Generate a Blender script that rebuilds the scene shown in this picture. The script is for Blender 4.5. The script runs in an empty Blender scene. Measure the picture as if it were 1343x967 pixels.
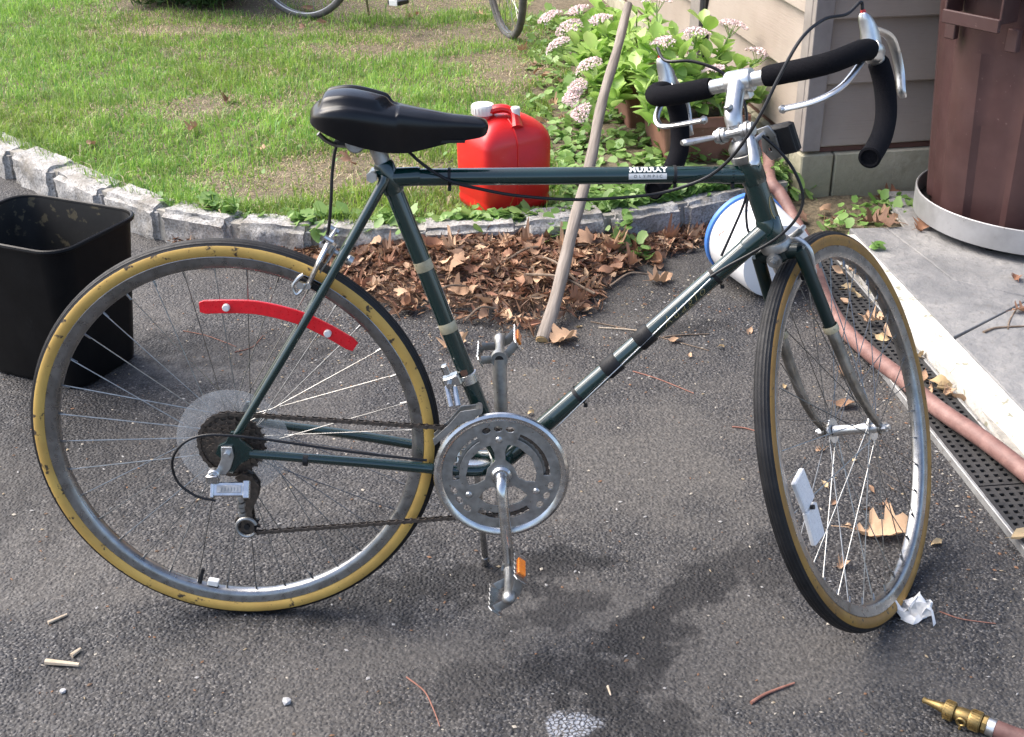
import bpy, bmesh, math, random
import numpy as np
from mathutils import Matrix, Vector

SC = bpy.context.scene
COL = SC.collection
rnd = random.Random(11)
nrs = np.random.RandomState(7)
PI = math.pi

# ------------------------------------------------------------------ camera
CAM_LOC = np.array([0.48285, -1.76983, 1.39938])
YAW, PITCH, ROLL, FPX = 0.00801, 0.47632, -0.01125, 1618.215
PW, PH = 1343.0, 967.0


def rot(ax, a):
    ax = np.array(ax, float); ax /= np.linalg.norm(ax)
    K = np.array([[0, -ax[2], ax[1]], [ax[2], 0, -ax[0]], [-ax[1], ax[0], 0]])
    return np.eye(3) + math.sin(a) * K + (1 - math.cos(a)) * K @ K


_f = np.array([0, math.cos(PITCH), -math.sin(PITCH)]); _r = np.array([1., 0, 0]); _u = np.cross(_r, _f)
_r2 = math.cos(ROLL) * _r + math.sin(ROLL) * _u
_u2 = -math.sin(ROLL) * _r + math.cos(ROLL) * _u
CM = rot([0, 0, 1], YAW) @ np.stack([_r2, _u2, _f], 1)      # columns right, up, forward
cam_data = bpy.data.cameras.new('camera')
cam = bpy.data.objects.new('camera', cam_data); COL.objects.link(cam)
m = Matrix.Identity(4)
for i in range(3):
    m[i][0], m[i][1], m[i][2], m[i][3] = CM[i, 0], CM[i, 1], -CM[i, 2], CAM_LOC[i]
cam.matrix_world = m
cam_data.sensor_fit = 'HORIZONTAL'; cam_data.sensor_width = 36.0
cam_data.lens = FPX / PW * 36.0
cam_data.clip_start = 0.05; cam_data.clip_end = 600
SC.camera = cam

# ------------------------------------------------------------------ light
SUN_EL, SUN_AZ = math.radians(50), math.radians(-70)    # azimuth measured from +Y towards +X: high on the left, a little behind the lawn
world = bpy.data.worlds.new('World'); SC.world = world; world.use_nodes = True
wn = world.node_tree
sky = wn.nodes.new('ShaderNodeTexSky'); sky.sky_type = 'NISHITA'; sky.sun_disc = False
sky.sun_elevation = SUN_EL; sky.sun_rotation = SUN_AZ
sky.air_density = 0.8; sky.dust_density = 3.5; sky.ozone_density = 0.2
bg = wn.nodes['Background']; wn.links.new(sky.outputs['Color'], bg.inputs['Color'])
bg.inputs['Strength'].default_value = 0.115
sun_data = bpy.data.lights.new('sun', 'SUN'); sun_data.energy = 1.5; sun_data.angle = math.radians(52)
sun_data.color = (1.0, 0.965, 0.91)
sun = bpy.data.objects.new('sun', sun_data); COL.objects.link(sun)
sd = Vector((math.sin(SUN_AZ) * math.cos(SUN_EL), math.cos(SUN_AZ) * math.cos(SUN_EL), math.sin(SUN_EL)))
sun.rotation_euler = sd.to_track_quat('Z', 'Y').to_euler(); sun.location = (-4, 3, 6)
SC.view_settings.view_transform = 'Standard'; SC.view_settings.look = 'None'
SC.view_settings.gamma = 1.0; SC.view_settings.use_curve_mapping = False
SC.view_settings.exposure = 1.80
SC.render.engine = 'CYCLES'
SC.cycles.max_bounces = 8; SC.cycles.diffuse_bounces = 3; SC.cycles.transparent_max_bounces = 12
try:
    SC.cycles.use_denoising = True
except Exception:
    pass


# ------------------------------------------------------------------ pixel -> place
def ray(x, y):
    d = CM @ np.array([(x - PW / 2) / FPX, -(y - PH / 2) / FPX, 1.0])
    return d / np.linalg.norm(d)


def G(x, y, z=0.0):
    d = ray(x, y); return CAM_LOC + d * (z - CAM_LOC[2]) / d[2]


def YP(x, y, Y):
    d = ray(x, y); return CAM_LOC + d * (Y - CAM_LOC[1]) / d[1]


# ------------------------------------------------------------------ mesh helpers
class MB:
    def __init__(s):
        s.v = []; s.f = []; s.mi = []; s.uvc = None

    def add(s, vs, fs, mi=0):
        o = len(s.v)
        s.v.extend([tuple(map(float, p)) for p in vs])
        s.f.extend([tuple(i + o for i in f) for f in fs]); s.mi.extend([mi] * len(fs))
        return o

    def box(s, c, size, R=None, mi=0, bev=0.0):
        hx, hy, hz = [q / 2 for q in size]
        if bev <= 0:
            vs = [(x * hx, y * hy, z * hz) for x in (-1, 1) for y in (-1, 1) for z in (-1, 1)]
            fs = [(0, 1, 3, 2), (4, 6, 7, 5), (0, 4, 5, 1), (2, 3, 7, 6), (0, 2, 6, 4), (1, 5, 7, 3)]
        else:
            b = min(bev, hx * .9, hy * .9, hz * .9)
            vs = []
            def ringz(z, ix):
                ax, ay = hx - ix, hy - ix
                k = b * 0.55 if ix == 0 else 0
                return [(-ax + (b - ix), -ay, z), (ax - (b - ix), -ay, z), (ax, -ay + (b - ix), z), (ax, ay - (b - ix), z),
                        (ax - (b - ix), ay, z), (-ax + (b - ix), ay, z), (-ax, ay - (b - ix), z), (-ax, -ay + (b - ix), z)]
            def ring8(z, e):   # e inset
                ax, ay = hx - e, hy - e; c8 = b * 0.6
                return [(-ax + c8, -ay, z), (ax - c8, -ay, z), (ax, -ay + c8, z), (ax, ay - c8, z), (ax - c8, ay, z), (-ax + c8, ay, z), (-ax, ay - c8, z), (-ax, -ay + c8, z)]
            rs = [ring8(-hz, b * .6), ring8(-hz + b * .6, 0), ring8(hz - b * .6, 0), ring8(hz, b * .6)]
            for r_ in rs: vs += r_
            fs = [tuple(range(7, -1, -1)), tuple(range(24, 32))]
            for k in range(3):
                for i in range(8):
                    j = (i + 1) % 8; fs.append((k * 8 + i, k * 8 + j, k * 8 + 8 + j, k * 8 + 8 + i))
        vs = np.array(vs)
        if R is not None: vs = vs @ np.array(R).T
        return s.add(vs + np.array(c), fs, mi)

    def tube(s, pts, r, n=8, closed=False, cap=True, mi=0, ell=None, upv=None, ridge=0.0):
        P = np.array(pts, float); N = len(P)
        rr = np.full(N, r) if np.isscalar(r) else np.array(r, float)
        T = np.zeros_like(P)
        if closed:
            T = np.roll(P, -1, 0) - np.roll(P, 1, 0)
        else:
            T[1:-1] = P[2:] - P[:-2]; T[0] = P[1] - P[0]; T[-1] = P[-1] - P[-2]
        T /= np.linalg.norm(T, axis=1)[:, None] + 1e-12
        u = np.array(upv, float) if upv is not None else (np.array([0, 0, 1.]) if abs(T[0][2]) < .9 else np.array([1., 0, 0]))
        vs = []
        for i in range(N):
            u = u - T[i] * (u @ T[i]); u /= np.linalg.norm(u) + 1e-12
            w = np.cross(T[i], u)
            e = (1, 1) if ell is None else (ell if not callable(ell) else ell(i / (N - 1)))
            for k in range(n):
                a = 2 * PI * k / n
                vs.append(P[i] + (rr[i] + (ridge if k % 2 else -ridge)) * (math.cos(a) * u * e[0] + math.sin(a) * w * e[1]))
        fs = []
        for i in range(N if closed else N - 1):
            j = (i + 1) % N
            for k in range(n):
                l = (k + 1) % n
                fs.append((i * n + k, i * n + l, j * n + l, j * n + k))
        if cap and not closed:
            fs.append(tuple(range(n - 1, -1, -1))); fs.append(tuple((N - 1) * n + k for k in range(n)))
        return s.add(vs, fs, mi)

    def lathe(s, prof, org, axis, n=24, mi=0, cap=True, ref=None, closed=False):
        """prof: list of (radius, distance along axis)"""
        a = np.array(axis, float); a /= np.linalg.norm(a)
        u = np.array(ref, float) if ref is not None else (np.array([0, 0, 1.]) if abs(a[2]) < .9 else np.array([1., 0, 0]))
        u = u - a * (u @ a); u /= np.linalg.norm(u); w = np.cross(a, u)
        vs = []
        for (r, d) in prof:
            for k in range(n):
                t = 2 * PI * k / n
                vs.append(np.array(org) + a * d + r * (math.cos(t) * u + math.sin(t) * w))
        fs = []; M = len(prof)
        for i in range(M if closed else M - 1):
            j = (i + 1) % M
            for k in range(n):
                l = (k + 1) % n
                fs.append((i * n + k, i * n + l, j * n + l, j * n + k))
        if cap and not closed:
            if prof[0][0] > 1e-5: fs.append(tuple(range(n - 1, -1, -1)))
            if prof[-1][0] > 1e-5: fs.append(tuple((M - 1) * n + k for k in range(n)))
        return s.add(vs, fs, mi)

    def grid(s, rows, mi=0, closed_u=False, flip=False):
        """rows: list of equally long point lists"""
        n = len(rows[0]); vs = [p for r_ in rows for p in r_]; fs = []
        for i in range(len(rows) - 1):
            for k in range(n if closed_u else n - 1):
                l = (k + 1) % n
                q = (i * n + k, i * n + l, (i + 1) * n + l, (i + 1) * n + k)
                fs.append(q[::-1] if flip else q)
        return s.add(vs, fs, mi)

    def mesh(s, name, mats, smooth=True, angle=35):
        me = bpy.data.meshes.new(name); me.from_pydata(s.v, [], s.f)
        if not isinstance(mats, (list, tuple)): mats = [mats]
        for m_ in mats: me.materials.append(m_)
        if len(mats) > 1: me.polygons.foreach_set('material_index', s.mi)
        bm = bmesh.new(); bm.from_mesh(me)
        bmesh.ops.recalc_face_normals(bm, faces=bm.faces[:]); bm.to_mesh(me); bm.free()
        finish(me, smooth, angle)
        return me

    def build(s, name, mats, parent=None, smooth=True, angle=35, mw=None):
        return obj(name, s.mesh(name, mats, smooth, angle), parent, mw)


def finish(me, smooth=True, angle=35):
    if smooth:
        me.polygons.foreach_set('use_smooth', [True] * len(me.polygons))
        me.set_sharp_from_angle(angle=math.radians(angle))
    me.update()


def obj(name, me, parent=None, ml=None):
    o = bpy.data.objects.new(name, me); COL.objects.link(o)
    if parent is not None: o.parent = parent
    if ml is not None: o.matrix_local = ml
    return o


def empty(name, loc=(0, 0, 0), eul=(0, 0, 0)):
    o = bpy.data.objects.new(name, None); COL.objects.link(o)
    o.empty_display_size = .1; o.location = loc; o.rotation_euler = eul
    return o


def tag(o, label=None, cat=None, group=None, kind=None):
    if label: o['label'] = label
    if cat: o['category'] = cat
    if group: o['group'] = group
    if kind: o['kind'] = kind
    return o


def M4(R, t=(0, 0, 0)):
    m_ = Matrix.Identity(4)
    for i in range(3):
        for j in range(3): m_[i][j] = float(R[i][j])
        m_[i][3] = float(t[i])
    return m_


def spl(pts, n=6, closed=False):
    P = [np.array(p, float) for p in pts]; out = []
    N = len(P); rng = range(N) if closed else range(N - 1)
    for i in rng:
        p0 = P[(i - 1) % N] if (closed or i > 0) else 2 * P[0] - P[1]
        p1 = P[i]; p2 = P[(i + 1) % N]
        p3 = P[(i + 2) % N] if (closed or i + 2 < N) else 2 * P[-1] - P[-2]
        for k in range(n):
            t = k / n
            out.append(.5 * ((2 * p1) + (-p0 + p2) * t + (2 * p0 - 5 * p1 + 4 * p2 - p3) * t * t + (-p0 + 3 * p1 - 3 * p2 + p3) * t ** 3))
    if not closed: out.append(P[-1])
    return out


def frame_from(axis, ref=(0, 0, 1)):
    """rotation whose z column is axis and x column is close to ref"""
    z = np.array(axis, float); z /= np.linalg.norm(z)
    x = np.array(ref, float); x = x - z * (x @ z)
    if np.linalg.norm(x) < 1e-6: x = np.array([1., 0, 0]) - z * z[0]
    x /= np.linalg.norm(x)
    return np.stack([x, np.cross(z, x), z], 1)


def plate_mesh(outlines, thick, bevel=0.0):
    """flat plate from 2D outlines (inner ones become holes); returns verts (N,3), faces"""
    cu = bpy.data.curves.new('tmp', 'CURVE'); cu.dimensions = '2D'; cu.fill_mode = 'BOTH'
    cu.extrude = thick / 2; cu.bevel_depth = bevel; cu.bevel_resolution = 1
    for ol in outlines:
        sp = cu.splines.new('POLY'); sp.points.add(len(ol) - 1); sp.use_cyclic_u = True
        for p_, q in zip(sp.points, ol): p_.co = (q[0], q[1], 0, 1)
    return curve_to_arrays(cu)


def curve_to_arrays(cu):
    o = bpy.data.objects.new('tmp', cu); COL.objects.link(o)
    dg = bpy.context.evaluated_depsgraph_get()
    me = bpy.data.meshes.new_from_object(o.evaluated_get(dg))
    vs = np.array([v.co[:] for v in me.vertices]); fs = [tuple(p_.vertices) for p_ in me.polygons]
    bpy.data.objects.remove(o); bpy.data.curves.remove(cu); bpy.data.meshes.remove(me)
    return vs, fs


def text_arrays(txt, size=1.0, shear=0.0, bold=0.0, extrude=0.0, spacing=1.0):
    cu = bpy.data.curves.new('tmp', 'FONT'); cu.body = txt; cu.size = size; cu.shear = shear
    cu.offset = bold; cu.extrude = extrude; cu.align_x = 'CENTER'; cu.align_y = 'CENTER'; cu.space_character = spacing
    cu.resolution_u = 3
    return curve_to_arrays(cu)


def big_mesh(name, V, F, mat, col=None, smooth=False):
    """fast mesh from numpy arrays; F (n,3) or (n,4); col per-vertex rgb"""
    me = bpy.data.meshes.new(name)
    k = F.shape[1]
    me.vertices.add(len(V)); me.vertices.foreach_set('co', V.astype(np.float32).ravel())
    me.loops.add(F.size); me.loops.foreach_set('vertex_index', F.astype(np.int32).ravel())
    me.polygons.add(len(F))
    me.polygons.foreach_set('loop_start', np.arange(0, F.size, k, dtype=np.int32))
    me.polygons.foreach_set('loop_total', np.full(len(F), k, dtype=np.int32))
    if smooth: me.polygons.foreach_set('use_smooth', [True] * len(F))
    me.update(calc_edges=True)
    if col is not None:
        at = me.color_attributes.new('Col', 'FLOAT_COLOR', 'POINT')
        c4 = np.ones((len(V), 4), np.float32); c4[:, :3] = col
        at.data.foreach_set('color', c4.ravel())
    me.materials.append(mat)
    return me


def vnoise(P, s, seed=0):
    """cheap smooth value noise, P (n,2)"""
    r_ = np.random.RandomState(seed); T = r_.rand(64, 64)
    q = P * s; i = np.floor(q).astype(int); f = q - i; f = f * f * (3 - 2 * f)
    a = T[i[:, 0] % 64, i[:, 1] % 64]; b = T[(i[:, 0] + 1) % 64, i[:, 1] % 64]
    c = T[i[:, 0] % 64, (i[:, 1] + 1) % 64]; d = T[(i[:, 0] + 1) % 64, (i[:, 1] + 1) % 64]
    return (a * (1 - f[:, 0]) + b * f[:, 0]) * (1 - f[:, 1]) + (c * (1 - f[:, 0]) + d * f[:, 0]) * f[:, 1]


# ------------------------------------------------------------------ materials
def new_mat(name):
    m_ = bpy.data.materials.new(name); m_.use_nodes = True
    nt = m_.node_tree; b = nt.nodes['Principled BSDF']
    return m_, nt, b


def node(nt, typ, **kw):
    n = nt.nodes.new(typ)
    for k, v in kw.items():
        if k.startswith('i_'):
            key = k[2:].replace('_', ' ')
            n.inputs[key].default_value = v
        else: setattr(n, k, v)
    return n


def ramp(nt, fac, stops):
    r_ = nt.nodes.new('ShaderNodeValToRGB'); cr = r_.color_ramp
    while len(cr.elements) < len(stops): cr.elements.new(.5)
    for e, (p_, c) in zip(cr.elements, stops):
        e.position = p_; e.color = (*c, 1) if len(c) == 3 else c
    nt.links.new(fac, r_.inputs['Fac']); return r_.outputs['Color']


def mixc(nt, fac, a, b, mode='MIX'):
    n = nt.nodes.new('ShaderNodeMix'); n.data_type = 'RGBA'; n.blend_type = mode
    for i, x in ((0, fac), (6, a), (7, b)):
        if hasattr(x, 'is_linked') or hasattr(x, 'links'): nt.links.new(x, n.inputs[i])
        else: n.inputs[i].default_value = x if i == 0 else (*x, 1)
    return n.outputs[2]


def coords(nt, kind='Object', scale=(1, 1, 1)):
    tc = nt.nodes.new('ShaderNodeTexCoord'); mp = nt.nodes.new('ShaderNodeMapping')
    mp.inputs['Scale'].default_value = scale
    if kind == 'World':
        g = nt.nodes.new('ShaderNodeNewGeometry'); nt.links.new(g.outputs['Position'], mp.inputs['Vector'])
    else: nt.links.new(tc.outputs[kind], mp.inputs['Vector'])
    return mp.outputs['Vector']


def noise(nt, vec, scale, detail=4, rough=.55, dist=0):
    n = nt.nodes.new('ShaderNodeTexNoise'); n.inputs['Scale'].default_value = scale
    n.inputs['Detail'].default_value = detail; n.inputs['Roughness'].default_value = rough; n.inputs['Distortion'].default_value = dist
    nt.links.new(vec, n.inputs['Vector']); return n.outputs['Fac']


def bump(nt, b, h, strength=.3, dist=.01, prev=None):
    n = nt.nodes.new('ShaderNodeBump'); n.inputs['Strength'].default_value = strength; n.inputs['Distance'].default_value = dist
    nt.links.new(h, n.inputs['Height'])
    if prev is not None: nt.links.new(prev, n.inputs['Normal'])
    nt.links.new(n.outputs['Normal'], b.inputs['Normal']); return n.outputs['Normal']


def pbr(name, c1, c2=None, scale=20, rough=.5, rough2=None, metal=0.0, bmp=0, bscale=60, bdist=.002, lo=.35, hi=.65, coat=0, spec=.5,
        specks=None, speck_scale=120, speck_th=.66, cs=(1, 1, 1), kind='Object'):
    m_, nt, b = new_mat(name); v = coords(nt, kind, cs)
    b.inputs['Metallic'].default_value = metal; b.inputs['Roughness'].default_value = rough
    b.inputs['Specular IOR Level'].default_value = spec; b.inputs['Coat Weight'].default_value = coat
    b.inputs['Coat Roughness'].default_value = .06
    nz = noise(nt, v, scale, 5, .6)
    c = ramp(nt, nz, [(lo, c1), (hi, c2 or c1)])
    if specks is not None:
        n2 = noise(nt, v, speck_scale, 3, .6)
        f = ramp(nt, n2, [(speck_th, (0, 0, 0)), (speck_th + .06, (1, 1, 1))])
        c = mixc(nt, f, c, specks)
    nt.links.new(c, b.inputs['Base Color'])
    if rough2 is not None:
        r_ = ramp(nt, noise(nt, v, scale * 2.3, 4), [(.3, (rough,) * 3), (.7, (rough2,) * 3)]); nt.links.new(r_, b.inputs['Roughness'])
    if bmp: bump(nt, b, noise(nt, v, bscale, 4), bmp, bdist)
    return m_


def leafy(name, c1, c2, rough=.5, trans=.35, scale=30, attr=False, rnd_obj=False, tc=None):
    """leaf material: diffuse/gloss with light passing through"""
    m_, nt, b = new_mat(name)
    out = nt.nodes['Material Output']
    if attr:
        a = nt.nodes.new('ShaderNodeVertexColor'); a.layer_name = 'Col'; c = a.outputs['Color']
    else:
        fac = noise(nt, coords(nt, 'Object'), scale, 4, .6)
        if rnd_obj:
            oi = nt.nodes.new('ShaderNodeObjectInfo'); ad = nt.nodes.new('ShaderNodeMath'); ad.operation = 'MULTIPLY_ADD'
            nt.links.new(oi.outputs['Random'], ad.inputs[0]); ad.inputs[1].default_value = .7
            sb = nt.nodes.new('ShaderNodeMath'); sb.operation = 'MULTIPLY_ADD'; nt.links.new(fac, sb.inputs[0]); sb.inputs[1].default_value = .5; sb.inputs[2].default_value = -.1
            nt.links.new(sb.outputs[0], ad.inputs[2]); fac = ad.outputs[0]
            c = ramp(nt, fac, [(.15, c1), (.85, c2)])
        else: c = ramp(nt, fac, [(.35, c1), (.65, c2)])
    nt.links.new(c, b.inputs['Base Color']); b.inputs['Roughness'].default_value = rough
    b.inputs['Specular IOR Level'].default_value = .35
    tr = nt.nodes.new('ShaderNodeBsdfTranslucent')
    nt.links.new(c, tr.inputs['Color'])
    mx = nt.nodes.new('ShaderNodeMixShader'); mx.inputs[0].default_value = trans
    nt.links.new(b.outputs[0], mx.inputs[1]); nt.links.new(tr.outputs[0], mx.inputs[2]); nt.links.new(mx.outputs[0], out.inputs['Surface'])
    return m_


MAT = {}
MAT['green'] = pbr('green_paint', (.0008, .0175, .0150), (.0012, .0225, .0195), 9, .20, .30, 0.0, coat=1.0, spec=.45, specks=(.10, .045, .025), speck_scale=230, speck_th=.735)
MAT['dkgreen'] = pbr('dark_green_paint', (.0012, .0095, .009), (.0016, .0115, .011), 9, .3, .4, coat=.25, spec=.3, specks=(.06, .04, .03), speck_scale=200, speck_th=.72)
MAT['chrome'] = pbr('chrome', (.62, .62, .61), (.5, .5, .49), 40, .14, .34, 1.0, specks=(.25, .2, .16), speck_scale=260, speck_th=.70)
MAT['alloy'] = pbr('brushed_alloy', (.66, .66, .65), (.55, .55, .54), 50, .26, .42, 1.0)
MAT['dull'] = pbr('dull_alloy', (.42, .42, .41), (.28, .28, .27), 60, .38, .55, 1.0, specks=(.12, .09, .06), speck_scale=150, speck_th=.68)
MAT['worn'] = pbr('worn_chrome', (.30, .29, .27), (.17, .16, .145), 45, .33, .5, 1.0, specks=(.10, .06, .04), speck_scale=120, speck_th=.66)
MAT['steel_dark'] = pbr('greasy_steel', (.055, .047, .04), (.13, .105, .085), 150, .4, .6, .6)
MAT['rim'] = pbr('rim_metal', (.34, .34, .34), (.23, .23, .225), 35, .22, .4, 1.0, specks=(.18, .15, .12), speck_scale=160, speck_th=.7)
MAT['spoke'] = pbr('spoke_metal', (.32, .32, .315), (.2, .2, .195), 60, .30, .40, 1.0)
MAT['rubber'] = pbr('tyre_rubber', (.006, .006, .007), (.016, .016, .017), 30, .5, .65, bmp=.3, bscale=300, bdist=.0006, spec=.3)
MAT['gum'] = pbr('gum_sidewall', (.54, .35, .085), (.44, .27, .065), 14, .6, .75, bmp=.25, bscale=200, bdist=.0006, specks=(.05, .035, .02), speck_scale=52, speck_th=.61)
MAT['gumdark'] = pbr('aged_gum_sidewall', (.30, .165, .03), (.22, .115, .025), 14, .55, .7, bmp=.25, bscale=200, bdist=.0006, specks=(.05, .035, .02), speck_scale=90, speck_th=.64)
MAT['vinyl'] = pbr('black_vinyl', (.005, .005, .006), (.007, .007, .008), 30, .20, .27, bmp=.06, bscale=420, bdist=.0003, spec=.33)
MAT['foam'] = pbr('black_foam', (.005, .005, .0065), (.011, .011, .0135), 700, .95, None, bmp=.8, bscale=900, bdist=.0014, spec=.08)
MAT['blackplastic'] = pbr('black_plastic', (.010, .010, .011), (.017, .017, .018), 20, .4, .55, spec=.3)
MAT['cable'] = pbr('cable_housing', (.007, .007, .008), (.010, .010, .011), 20, .35, spec=.35)
MAT['redreflect'] = pbr('red_reflector', (.80, .010, .02), (.66, .008, .016), 90, .25, .35, coat=.2, bmp=.2, bscale=500, bdist=.0008)
MAT['whiteplastic'] = pbr('white_plastic', (.75, .74, .71), (.68, .67, .63), 20, .4)
MAT['whitereflect'] = pbr('white_reflector', (.75, .75, .74), (.66, .66, .66), 200, .25, .35, bmp=.5, bscale=700, bdist=.001)
MAT['amber'] = pbr('amber_reflector', (.72, .21, .012), (.6, .15, .01), 200, .25, bmp=.3, bscale=700, bdist=.001)
MAT['cream'] = pbr('cream_paint_band', (.50, .44, .29), (.33, .28, .17), 40, .4, specks=(.02, .04, .03), speck_scale=200, speck_th=.64)
MAT['decal'] = pbr('white_decal', (.72, .72, .69), (.6, .6, .57), 60, .4, specks=(.02, .06, .05), speck_scale=420, speck_th=.70)
MAT['gold'] = pbr('gold_decal', (.34, .28, .12), (.2, .17, .08), 60, .4)
MAT['rust'] = pbr('rusty_steel', (.20, .085, .045), (.10, .05, .03), 90, .7)
MAT['redcap'] = pbr('red_plastic', (.45, .02, .02), None, 20, .4)
m_, nt, b = new_mat('clear_plastic_disc')
b.inputs['Base Color'].default_value = (.62, .61, .58, 1); b.inputs['Roughness'].default_value = .38; b.inputs['Alpha'].default_value = .42
nt.links.new(ramp(nt, noise(nt, coords(nt), 22, 5), [(.3, (.09,) * 3), (.7, (.26,) * 3)]), b.inputs['Alpha'])
MAT['disc'] = m_
# ================================================================== SETTING
# ---- asphalt
m_, nt, b = new_mat('asphalt'); v = coords(nt, 'World')
vo = nt.nodes.new('ShaderNodeTexVoronoi'); vo.inputs['Scale'].default_value = 135; vo.inputs['Randomness'].default_value = 1
nzw = nt.nodes.new('ShaderNodeTexNoise'); nzw.inputs['Scale'].default_value = 60; nt.links.new(v, nzw.inputs['Vector'])
vadd = nt.nodes.new('ShaderNodeVectorMath'); vadd.operation = 'MULTIPLY_ADD'; nt.links.new(nzw.outputs['Color'], vadd.inputs[0]); vadd.inputs[1].default_value = (.007, .007, .007); nt.links.new(v, vadd.inputs[2])
nt.links.new(vadd.outputs[0], vo.inputs['Vector'])
vo2 = nt.nodes.new('ShaderNodeTexVoronoi'); vo2.inputs['Scale'].default_value = 320; nt.links.new(v, vo2.inputs['Vector'])
sep = nt.nodes.new('ShaderNodeSeparateColor'); nt.links.new(vo.outputs['Color'], sep.inputs[0])
sep2 = nt.nodes.new('ShaderNodeSeparateColor'); nt.links.new(vo2.outputs['Color'], sep2.inputs[0])
stone = ramp(nt, sep.outputs[0], [(0, (.030, .030, .033)), (.5, (.055, .055, .059)), (.82, (.085, .083, .084)), (.97, (.17, .16, .15))])
grit = ramp(nt, sep2.outputs[1], [(0, (.022, .021, .021)), (.55, (.055, .051, .048)), (.82, (.12, .11, .10)), (.97, (.34, .31, .27))])
gap = ramp(nt, vo.outputs['Distance'], [(.32, (0, 0, 0)), (.58, (1, 1, 1))])
col = mixc(nt, gap, stone, grit)
# dusty, brownish sheet of wear and the dark seepage stains of this driveway (shapes of their own)
fine = noise(nt, v, 90, 5, .7)
dcol = ramp(nt, fine, [(.28, (.058, .053, .047)), (.52, (.125, .115, .103)), (.75, (.27, .245, .215))])


NZ = {}


def blob(nt, v, cx, cy, rx, ry, edge=.5, wob=.5, sc=9, ang=0.0):
    """irregular spot in world xy -> 0..1, its rim broken up by fine noise"""
    mp = nt.nodes.new('ShaderNodeMapping'); mp.vector_type = 'TEXTURE'
    mp.inputs['Location'].default_value = (cx, cy, 0); mp.inputs['Scale'].default_value = (rx, ry, 1); mp.inputs['Rotation'].default_value = (0, 0, ang)
    nt.links.new(v, mp.inputs['Vector'])
    ln = nt.nodes.new('ShaderNodeVectorMath'); ln.operation = 'LENGTH'; nt.links.new(mp.outputs[0], ln.inputs[0])
    nz = NZ.setdefault(sc, None) or NZ.__setitem__(sc, noise(nt, v, sc, 9, .68)) or NZ[sc]
    ma = nt.nodes.new('ShaderNodeMath'); ma.operation = 'MULTIPLY_ADD'; nt.links.new(nz, ma.inputs[0]); ma.inputs[1].default_value = wob * 2; ma.inputs[2].default_value = -wob
    ad = nt.nodes.new('ShaderNodeMath'); ad.operation = 'ADD'; nt.links.new(ln.outputs['Value'], ad.inputs[0]); nt.links.new(ma.outputs[0], ad.inputs[1])
    return ramp(nt, ad.outputs[0], [(max(0, 1 - edge), (1, 1, 1)), (1.0, (0, 0, 0))])


def scale_f(x, k):
    mm = nt.nodes.new('ShaderNodeMath'); mm.operation = 'MULTIPLY'; nt.links.new(x, mm.inputs[0]); mm.inputs[1].default_value = k; return mm.outputs[0]


dust = ramp(nt, noise(nt, v, 1.9, 9, .66, .4), [(.46, (0, 0, 0)), (.60, (.8, .8, .8))])
for (px, py, rx, ry, ang) in [(850, 600, .42, .42, .2), (760, 800, .30, .18, 0), (520, 860, .28, .14, .1), (1080, 880, .35, .16, 0), (700, 500, .3, .18, 0), (250, 480, .25, .12, .2)]:
    c_ = G(px, py); dust = mixc(nt, 1.0, dust, blob(nt, v, c_[0], c_[1], rx, ry, .7, 1.1, 5, ang), 'LIGHTEN')
# a few bigger stones, and zones where the binder has worn darker and bluer
vo4 = nt.nodes.new('ShaderNodeTexVoronoi'); vo4.inputs['Scale'].default_value = 58; nt.links.new(vadd.outputs[0], vo4.inputs['Vector'])
sep4 = nt.nodes.new('ShaderNodeSeparateColor'); nt.links.new(vo4.outputs['Color'], sep4.inputs[0])
bigm = mixc(nt, 1.0, ramp(nt, sep4.outputs[2], [(.66, (0, 0, 0)), (.70, (1, 1, 1))]), ramp(nt, vo4.outputs['Distance'], [(.34, (1, 1, 1)), (.42, (0, 0, 0))]), 'MULTIPLY')
col = mixc(nt, scale_f(bigm, .8), col, ramp(nt, sep4.outputs[0], [(0, (.030, .030, .033)), (.6, (.065, .064, .066)), (1, (.14, .135, .13))]))
col = mixc(nt, 1.0, col, ramp(nt, noise(nt, v, 2.3, 8, .65), [(.35, (.58, .61, .67)), (.65, (.84, .85, .88))]), 'MULTIPLY')
col = mixc(nt, scale_f(dust, .80), col, dcol)
stain = None
for (px, py, rx, ry, ang, st) in [(560, 770, .15, .05, .1, .8), (640, 762, .14, .06, .0, .95), (700, 745, .12, .06, .2, .95), (735, 800, .09, .04, .5, .7), (840, 835, .11, .07, .6, .95), (905, 775, .12, .05, .7, .9), (795, 890, .11, .06, .2, .9),
                                  (840, 945, .09, .05, 0, .75), (720, 880, .08, .035, .3, .6), (950, 740, .07, .04, .5, .7), (880, 432, .13, .05, .2, .8), (300, 455, .30, .10, 0, .7), (1010, 740, .05, .10, 0, .6), (420, 790, .16, .06, -.1, .65), (100, 600, .25, .3, 0, .5), (620, 900, .10, .05, .4, .5), (480, 700, .12, .08, 0, .6)]:
    c_ = G(px, py); bl = scale_f(blob(nt, v, c_[0], c_[1], rx * 1.2, ry * 1.2, .32, 1.7, 17, ang), st)
    stain = bl if stain is None else mixc(nt, 1.0, stain, bl, 'LIGHTEN')
col = mixc(nt, stain, col, mixc(nt, 1.0, col, (.24, .24, .26), 'MULTIPLY'))
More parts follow.
